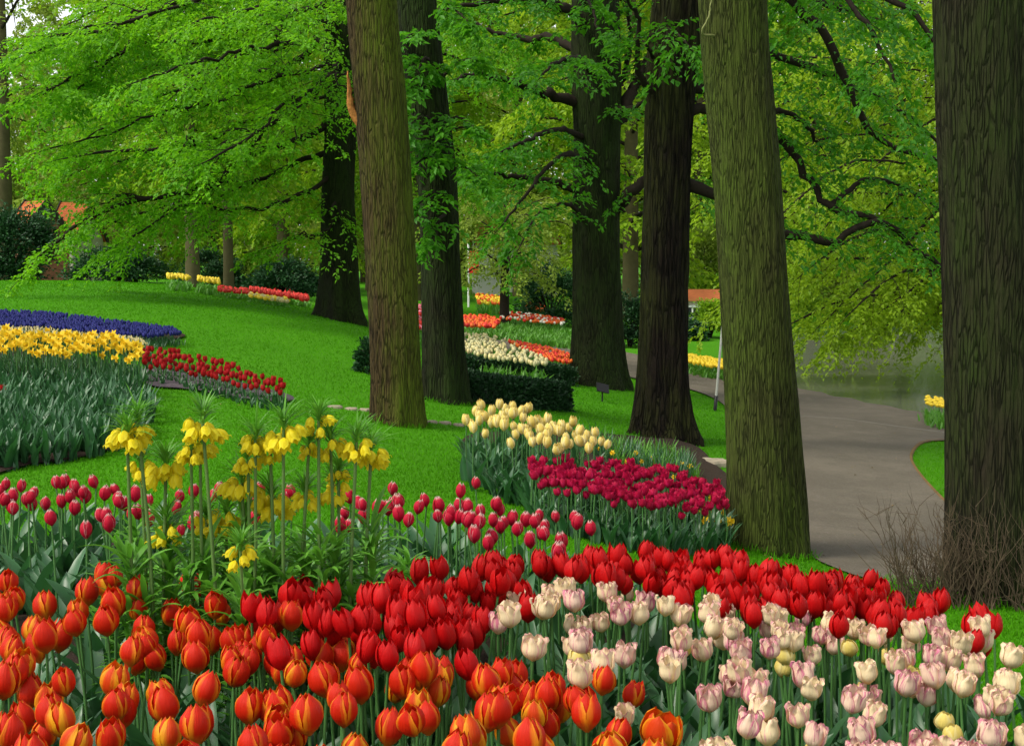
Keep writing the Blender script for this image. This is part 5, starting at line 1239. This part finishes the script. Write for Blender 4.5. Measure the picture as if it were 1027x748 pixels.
# ------------------------------------------------------------------ bare twig bush at the right trunk's foot
def twig_bush():
    rg = np.random.default_rng(5); b = hit(np.array([955.]), np.array([606.]), 0, ground)[0]
    root = empty('bare_bush', tuple(b)); tag(root, 'bare brown twiggy bush at the foot of the right edge trunk', 'bush')
    m = plain('twig', (0.085, 0.060, 0.035), .9, .4, 20); acc = Acc(); fine = Acc()
    n = 210; k = 8; u = np.linspace(0, 1, k)
    p0 = np.c_[rg.uniform(-.28, .55, n), rg.uniform(-.18, .12, n), np.full(n, -.02)]
    a = rg.uniform(0, 6.28, n); le = rg.uniform(.22, .56, n) * (1 - .35 * np.clip(p0[:, 0] - .1, 0, 1)); out = rg.uniform(.05, .55, n)
    d = np.c_[np.cos(a) * out - .12, np.sin(a) * out, np.ones(n)]; d = norm(d)
    C = p0[:, None] + d[:, None] * (le[:, None] * u)[..., None] + rg.normal(0, .06, (n, 1, 3)) * (u ** 2)[None, :, None] * [1, 1, .3] + rg.normal(0, .006, (n, k, 3))
    V, F = tubes(C, np.full((n, 1), .0036) * (1.1 - .8 * u)[None], 4); acc.add(V, F)
    j = rg.integers(0, n, 900); i = rg.integers(2, k, 900); q = C[j, i]; dd = norm(d[j] + rg.normal(0, .5, (900, 3))); L = rg.uniform(.06, .2, 900)
    w5 = np.linspace(0, 1, 4); C2 = q[:, None] + dd[:, None] * (L[:, None] * w5)[..., None] + rg.normal(0, .004, (900, 4, 3))
    V, F = tubes(C2, np.full((900, 1), .0017) * (1.2 - w5)[None], 3); fine.add(V, F)
    add('branches', acc.build('branches', [m]), root); add('twigs', fine.build('twigs', [m]), root)
twig_bush()
def rough_grass():
    rg = np.random.default_rng(6); acc = Acc(); b = hit(np.array([930.]), np.array([600.]), 0, ground)[0]
    for i in range(900):
        x, y_ = b[0] + rg.uniform(-.25, 1.0), b[1] + rg.uniform(-.25, .45)
        blade(acc, np.array([x, y_, gz(x, y_) - .005]), rg.uniform(0, 6.28), rg.uniform(.06, .16), .006, rg.uniform(.1, .9), rg.uniform(.1, .5), rg, 4, rg.uniform(0, .7))
    tag(add('rough_grass', acc.build('rough_grass', [M['blade']])), 'longer rough grass round the bare twig bush', 'grass', kind='stuff')
rough_grass()
def foot_grass():
    rg = np.random.default_rng(16); acc = Acc()
    for t, n in ((t1, 420), (t2, 360), (t3, 420), (t4, 420), (t5, 520), (t6, 520), (t7, 260)):
        b = t.base; r0 = t.rad[1]
        for i in range(n):
            a = rg.uniform(0, 6.28); r_ = r0 * rg.uniform(1.08, 1.45); x, y_ = b[0] + r_ * math.cos(a), b[1] + r_ * math.sin(a)
            blade(acc, np.array([x, y_, gz(x, y_) - .005]), rg.uniform(0, 6.28), rg.uniform(.03, .10), .005, rg.uniform(.1, .9), rg.uniform(.1, .5), rg, 4, rg.uniform(0, .7))
    tag(add('foot_grass', acc.build('foot_grass', [M['blade']])), 'longer unmown grass round the feet of the trunks', 'grass', kind='stuff')
foot_grass()
def litter():
    rg = np.random.default_rng(26); n = 420; Y = np.exp(rg.uniform(math.log(6.5), math.log(20), n)); X = Y * rg.uniform(-.38, .38, n)
    onp = inside(PATHPOLY, X, Y); k = (onp | (rg.random(n) < .35)) & ~inside(BEDS['front_bed_soil'], X, Y) & ~inside(BEDS['centre_bed_soil'], X, Y) & ~inside(BEDS['left_bed_soil'], X, Y); X, Y = X[k], Y[k]; n = len(X)
    a = rg.uniform(0, 6.28, n); acc = Acc(); L = rg.uniform(.012, .03, n)
    leaves(np.c_[X, Y, ground(X, Y) + .022], np.c_[np.cos(a), np.sin(a), rg.normal(.1, .2, n)], np.c_[rg.normal(0, .3, (n, 2)), np.ones(n)], L, L * .5, rg.random(n), acc, 0)
    M['litter'] = leaf_mat('dry_scale', (.10, .06, .02), (.34, .24, .09), .1, .8)
    tag(add('leaf_litter', acc.build('leaf_litter', [M['litter']])), 'fallen brown bud scales scattered on path and grass', 'litter', kind='stuff')
litter()

# ------------------------------------------------------------------ small park things
def rock(name, label, px, py, w_, d_, h_, seed, group, mat):
    rg = np.random.default_rng(seed); p = hit(np.array([float(px)]), np.array([float(py)]), 0, ground)[0]
    th = np.linspace(0, 2 * np.pi, 13)[:-1]; rr = 1 + rg.normal(0, .12, 12); V = []
    for z_, f in ((-.3, 1.0), (.5, 1.0), (.9, .9), (1.0, .7)):
        V.append(np.c_[np.cos(th) * rr * f * w_ / 2, np.sin(th) * rr * f * d_ / 2, z_ * h_ + rg.normal(0, .05, 12) * h_])
    V = np.concatenate(V + [np.array([[0, 0, h_]])]); F = grid_faces(12, 4, True); tri = np.array([(36 + i, 36 + (i + 1) % 12, 48) for i in range(12)])
    o = add(name, mesh(name, V, [F, tri], mat, smooth=False), None, loc=p, rot=(0, 0, rg.uniform(-.3, .3))); tag(o, label, 'stone', group)
M['stone'] = plain('pale_stone', (0.30, 0.25, 0.18), .9, .4, 12, .5)
for i, (px, py, w_) in enumerate(((336, 409, .22), (352, 411, .2), (366, 412, .18), (432, 424, .16), (446, 425, .2), (460, 427, .18))):
    rock('flat_stone', ('leftmost pale edging stone left of the brown torn trunk', 'middle pale edging stone left of the brown torn trunk', 'pale edging stone touching the left side of the brown torn trunk', 'pale edging stone touching the right side of the brown torn trunk', 'middle pale edging stone right of the brown torn trunk', 'pale edging stone nearest the yellow tulips')[i], px, py, w_ * .62, .09, .022, i, 'flat stones along the lawn edge', M['stone'])
rock('flat_stone', 'larger pale stone slab at the left foot of the mossy trunk', 712, 466, .34, .3, .05, 9, None, M['stone'])

# white post with a black foot
p = hit(np.array([717.]), np.array([412.]), 0, ground)[0]; top = at(np.array(725.), np.array(322.), np.array(p[1]))
root = empty('marker_post', tuple(p)); tag(root, 'slim white post with a black foot standing beside the path', 'post')
d = top - p; a = Acc(); wm = plain('white_paint', (.40, .39, .36), .5, .1, 20); bm_ = plain('black_paint', (.012, .012, .013), .5, .2, 20)
V, F = tubes(np.array([[d * .17, d * .6, d * .99, d]]), np.array([[.016, .016, .016, .010]]), 12); add('shaft', mesh('shaft', V, F, wm), root)
V, F = tubes(np.array([[d * -.05, d * .02, d * .168, d * .17]]), np.array([[.023, .023, .023, .016]]), 12); add('foot', mesh('foot', V, F, bm_), root)
# small dark plant labels
def plant_label(px, py, rz, w_, label):
    p = hit(np.array([float(px)]), np.array([float(py)]), 0, ground)[0]; root = empty('plant_label', tuple(p), rz); tag(root, label, 'plant label')
    V, F = box((0, 0, .09), (.016, .012, .2)); add('stake', mesh('stake', V, F, bm_, smooth=False), root)
    V, F = box((0, 0, 0), (w_, .012, w_ * .8)); o = add('plate', mesh('plate', V, F, bm_, smooth=False), root, loc=(0, -.014, .17), rot=(-.7, .25, 0))
plant_label(604, 403, .3, .16, 'small tilted black plant label on the lawn below the flared trunk')

# ------------------------------------------------------------------ buildings
def house(name, label, px, Y, w_, d_, wall_h, roof_h, rz, roofc, wallc, wins=2, group=None, ov=.16, base_drop=0):
    X = (px - CX) / FPX * Y; z = gz(X, Y) - .1; root = empty(name, (X, Y, z), rz); tag(root, label, 'building', group)
    roofm = M[roofc]; wallm = M[wallc]
    hw, hd = w_ / 2, d_ / 2
    V = np.array([(-hw, -hd, 0), (hw, -hd, 0), (hw, hd, 0), (-hw, hd, 0), (-hw, -hd, wall_h), (hw, -hd, wall_h), (hw, hd, wall_h), (-hw, hd, wall_h), (-hw, 0, wall_h + roof_h), (hw, 0, wall_h + roof_h)])
    me = mesh('wall', V, [np.array([(0, 1, 5, 4), (2, 3, 7, 6)]), np.array([(1, 2, 6), (1, 6, 9), (1, 9, 5), (3, 0, 4), (3, 4, 8), (3, 8, 7)])], wallm, smooth=False); add('wall', me, root)
    # ridge runs along x; two thick slopes, with battens of tiles modelled as ribs
    a = Acc(); sl = math.hypot(hd + ov, roof_h * (1 + ov / hd)); ang = math.atan2(roof_h, hd)
    for s in (-1, 1):
        n = 22
        for i in range(n):
            f0, f1 = i / n, (i + 1) / n; y0, y1 = s * (hd + ov) * (1 - f0), s * (hd + ov) * (1 - f1)
            z0 = wall_h - roof_h * ov / hd + (roof_h * (1 + ov / hd)) * f0; z1 = wall_h - roof_h * ov / hd + (roof_h * (1 + ov / hd)) * f1
            t = .05; P = np.array([(-hw - ov, y0, z0 + t + .03), (hw + ov, y0, z0 + t + .03), (hw + ov, y1, z1 + t), (-hw - ov, y1, z1 + t), (-hw - ov, y0, z0 + .004), (hw + ov, y0, z0 + .004), (hw + ov, y1, z1 + .004), (-hw - ov, y1, z1 + .004)])
            a.add(P, np.array([(0, 1, 2, 3), (0, 4, 5, 1), (0, 3, 7, 4), (1, 5, 6, 2), (4, 7, 6, 5)]))
    rf = add('roof', a.build('roof', [roofm], False), root)
    for sx in (-1, 1):
        b = Acc()
        for s in (-1, 1):
            C = np.array([(sx * (hw + ov + .03), s * (hd + ov), wall_h - roof_h * ov / hd), (sx * (hw + ov + .03), 0, wall_h + roof_h + .02)])
            for off in (0,):
                V8 = np.concatenate([C + [-.025, 0, -.2], C + [.025, 0, -.2], C + [.025, 0, .13], C + [-.025, 0, .13]])
                b.add(V8[[0, 2, 4, 6, 1, 3, 5, 7]], np.array([(0, 1, 5, 4), (1, 2, 6, 5), (2, 3, 7, 6), (3, 0, 4, 7), (0, 3, 2, 1), (4, 5, 6, 7)]))
        add('barge_board', b.build('barge_board', [M['barge']], False), root)
    for i in range(wins):
        x = -hw + w_ * (i + 1) / (wins + 1); ww, wh = min(1.0, w_ / (wins + 1) * .55), min(1.1, wall_h * .45)
        f = Acc(); 
        for dx, dz, sx, sz in ((0, wh / 2, ww + .12, .07), (0, -wh / 2, ww + .12, .07), (-ww / 2, 0, .07, wh), (ww / 2, 0, .07, wh), (0, 0, .05, wh)):
            V, F = box((x + dx, -hd - .03, wall_h * .55 + dz), (sx, .07, sz)); f.add(V, F)
        wi = add('window', f.build('window', [M['frame']], False), root)
        V, F = box((x, -hd - .008, wall_h * .55), (ww, .03, wh)); add('pane', mesh('pane', V, F, M['glass'], smooth=False), wi)
    V, F = box((hw * .55, 0, wall_h + roof_h + .25), (.5, .4, .8)); add('chimney', mesh('chimney', V, F, M['brick'], smooth=False), rf) if wins == 2 else None
M['tile'] = plain('clay_tile', (0.52, 0.14, 0.045), .8, .35, 6, .3); M['tile_b'] = plain('clay_tile_dull', (0.48, 0.17, 0.06), .8, .35, 6, .3)
M['cream_wall'] = plain('cream_wall', (.55, .50, .40), .9, .12, 3); M['white_wall'] = plain('white_wall', (.70, .68, .64), .9, .1, 3); M['brick'] = plain('brick', (.28, .11, .07), .9, .4, 9)
M['barge'] = plain('barge', (.035, .028, .022), .7); M['frame'] = plain('window_frame', (.7, .7, .68), .5, .05); M['glass'] = plain('window_glass', (.03, .035, .04), .1, .2, 2, 0, .6)
house('cottage', 'left orange roofed cottage peeking over the dark shrub', 39, 58, 1.05, 2.4, 2.1, 1.3, -.62, 'tile', 'brick', 1, 'orange roofed cottages')
house('cottage', 'right orange roofed cottage beside the beech branch tips', 79, 62, 1.1, 2.6, 2.1, 1.5, -.22, 'tile', 'cream_wall', 1, 'orange roofed cottages')
house('pavilion', 'white pavilion with orange roof glimpsed between trees in the centre', 515, 76, 4.2, 4.5, 2.9, 1.9, .1, 'tile_b', 'white_wall', 4)
house('pond_house', 'pale house with orange roof across the pond behind the mossy trunk', 716, 44, 2.6, 2.0, .85, .24, -.15, 'tile_b', 'cream_wall', 3)
# red kiosk sign by the far path
p = hit(np.array([470.]), np.array([300.]), 0, ground)[0]
Y = 48.0; X = (470 - CX) / FPX * Y; root = empty('banner_stand', (X, Y, gz(X, Y))); tag(root, 'red banner on a pale post beyond the orange far bed', 'banner')
V, F = tubes(np.array([[(0, 0, -.1), (0, 0, 1.5), (0, 0, 2.2)]]), np.full((1, 3), .04), 8); add('post', mesh('post', V, F, M['frame']), root)
V, F = box((.18, -.02, 1.55), (.36, .03, .75)); add('flag_panel', mesh('flag_panel', V, F, M['f_red'], smooth=False), root)
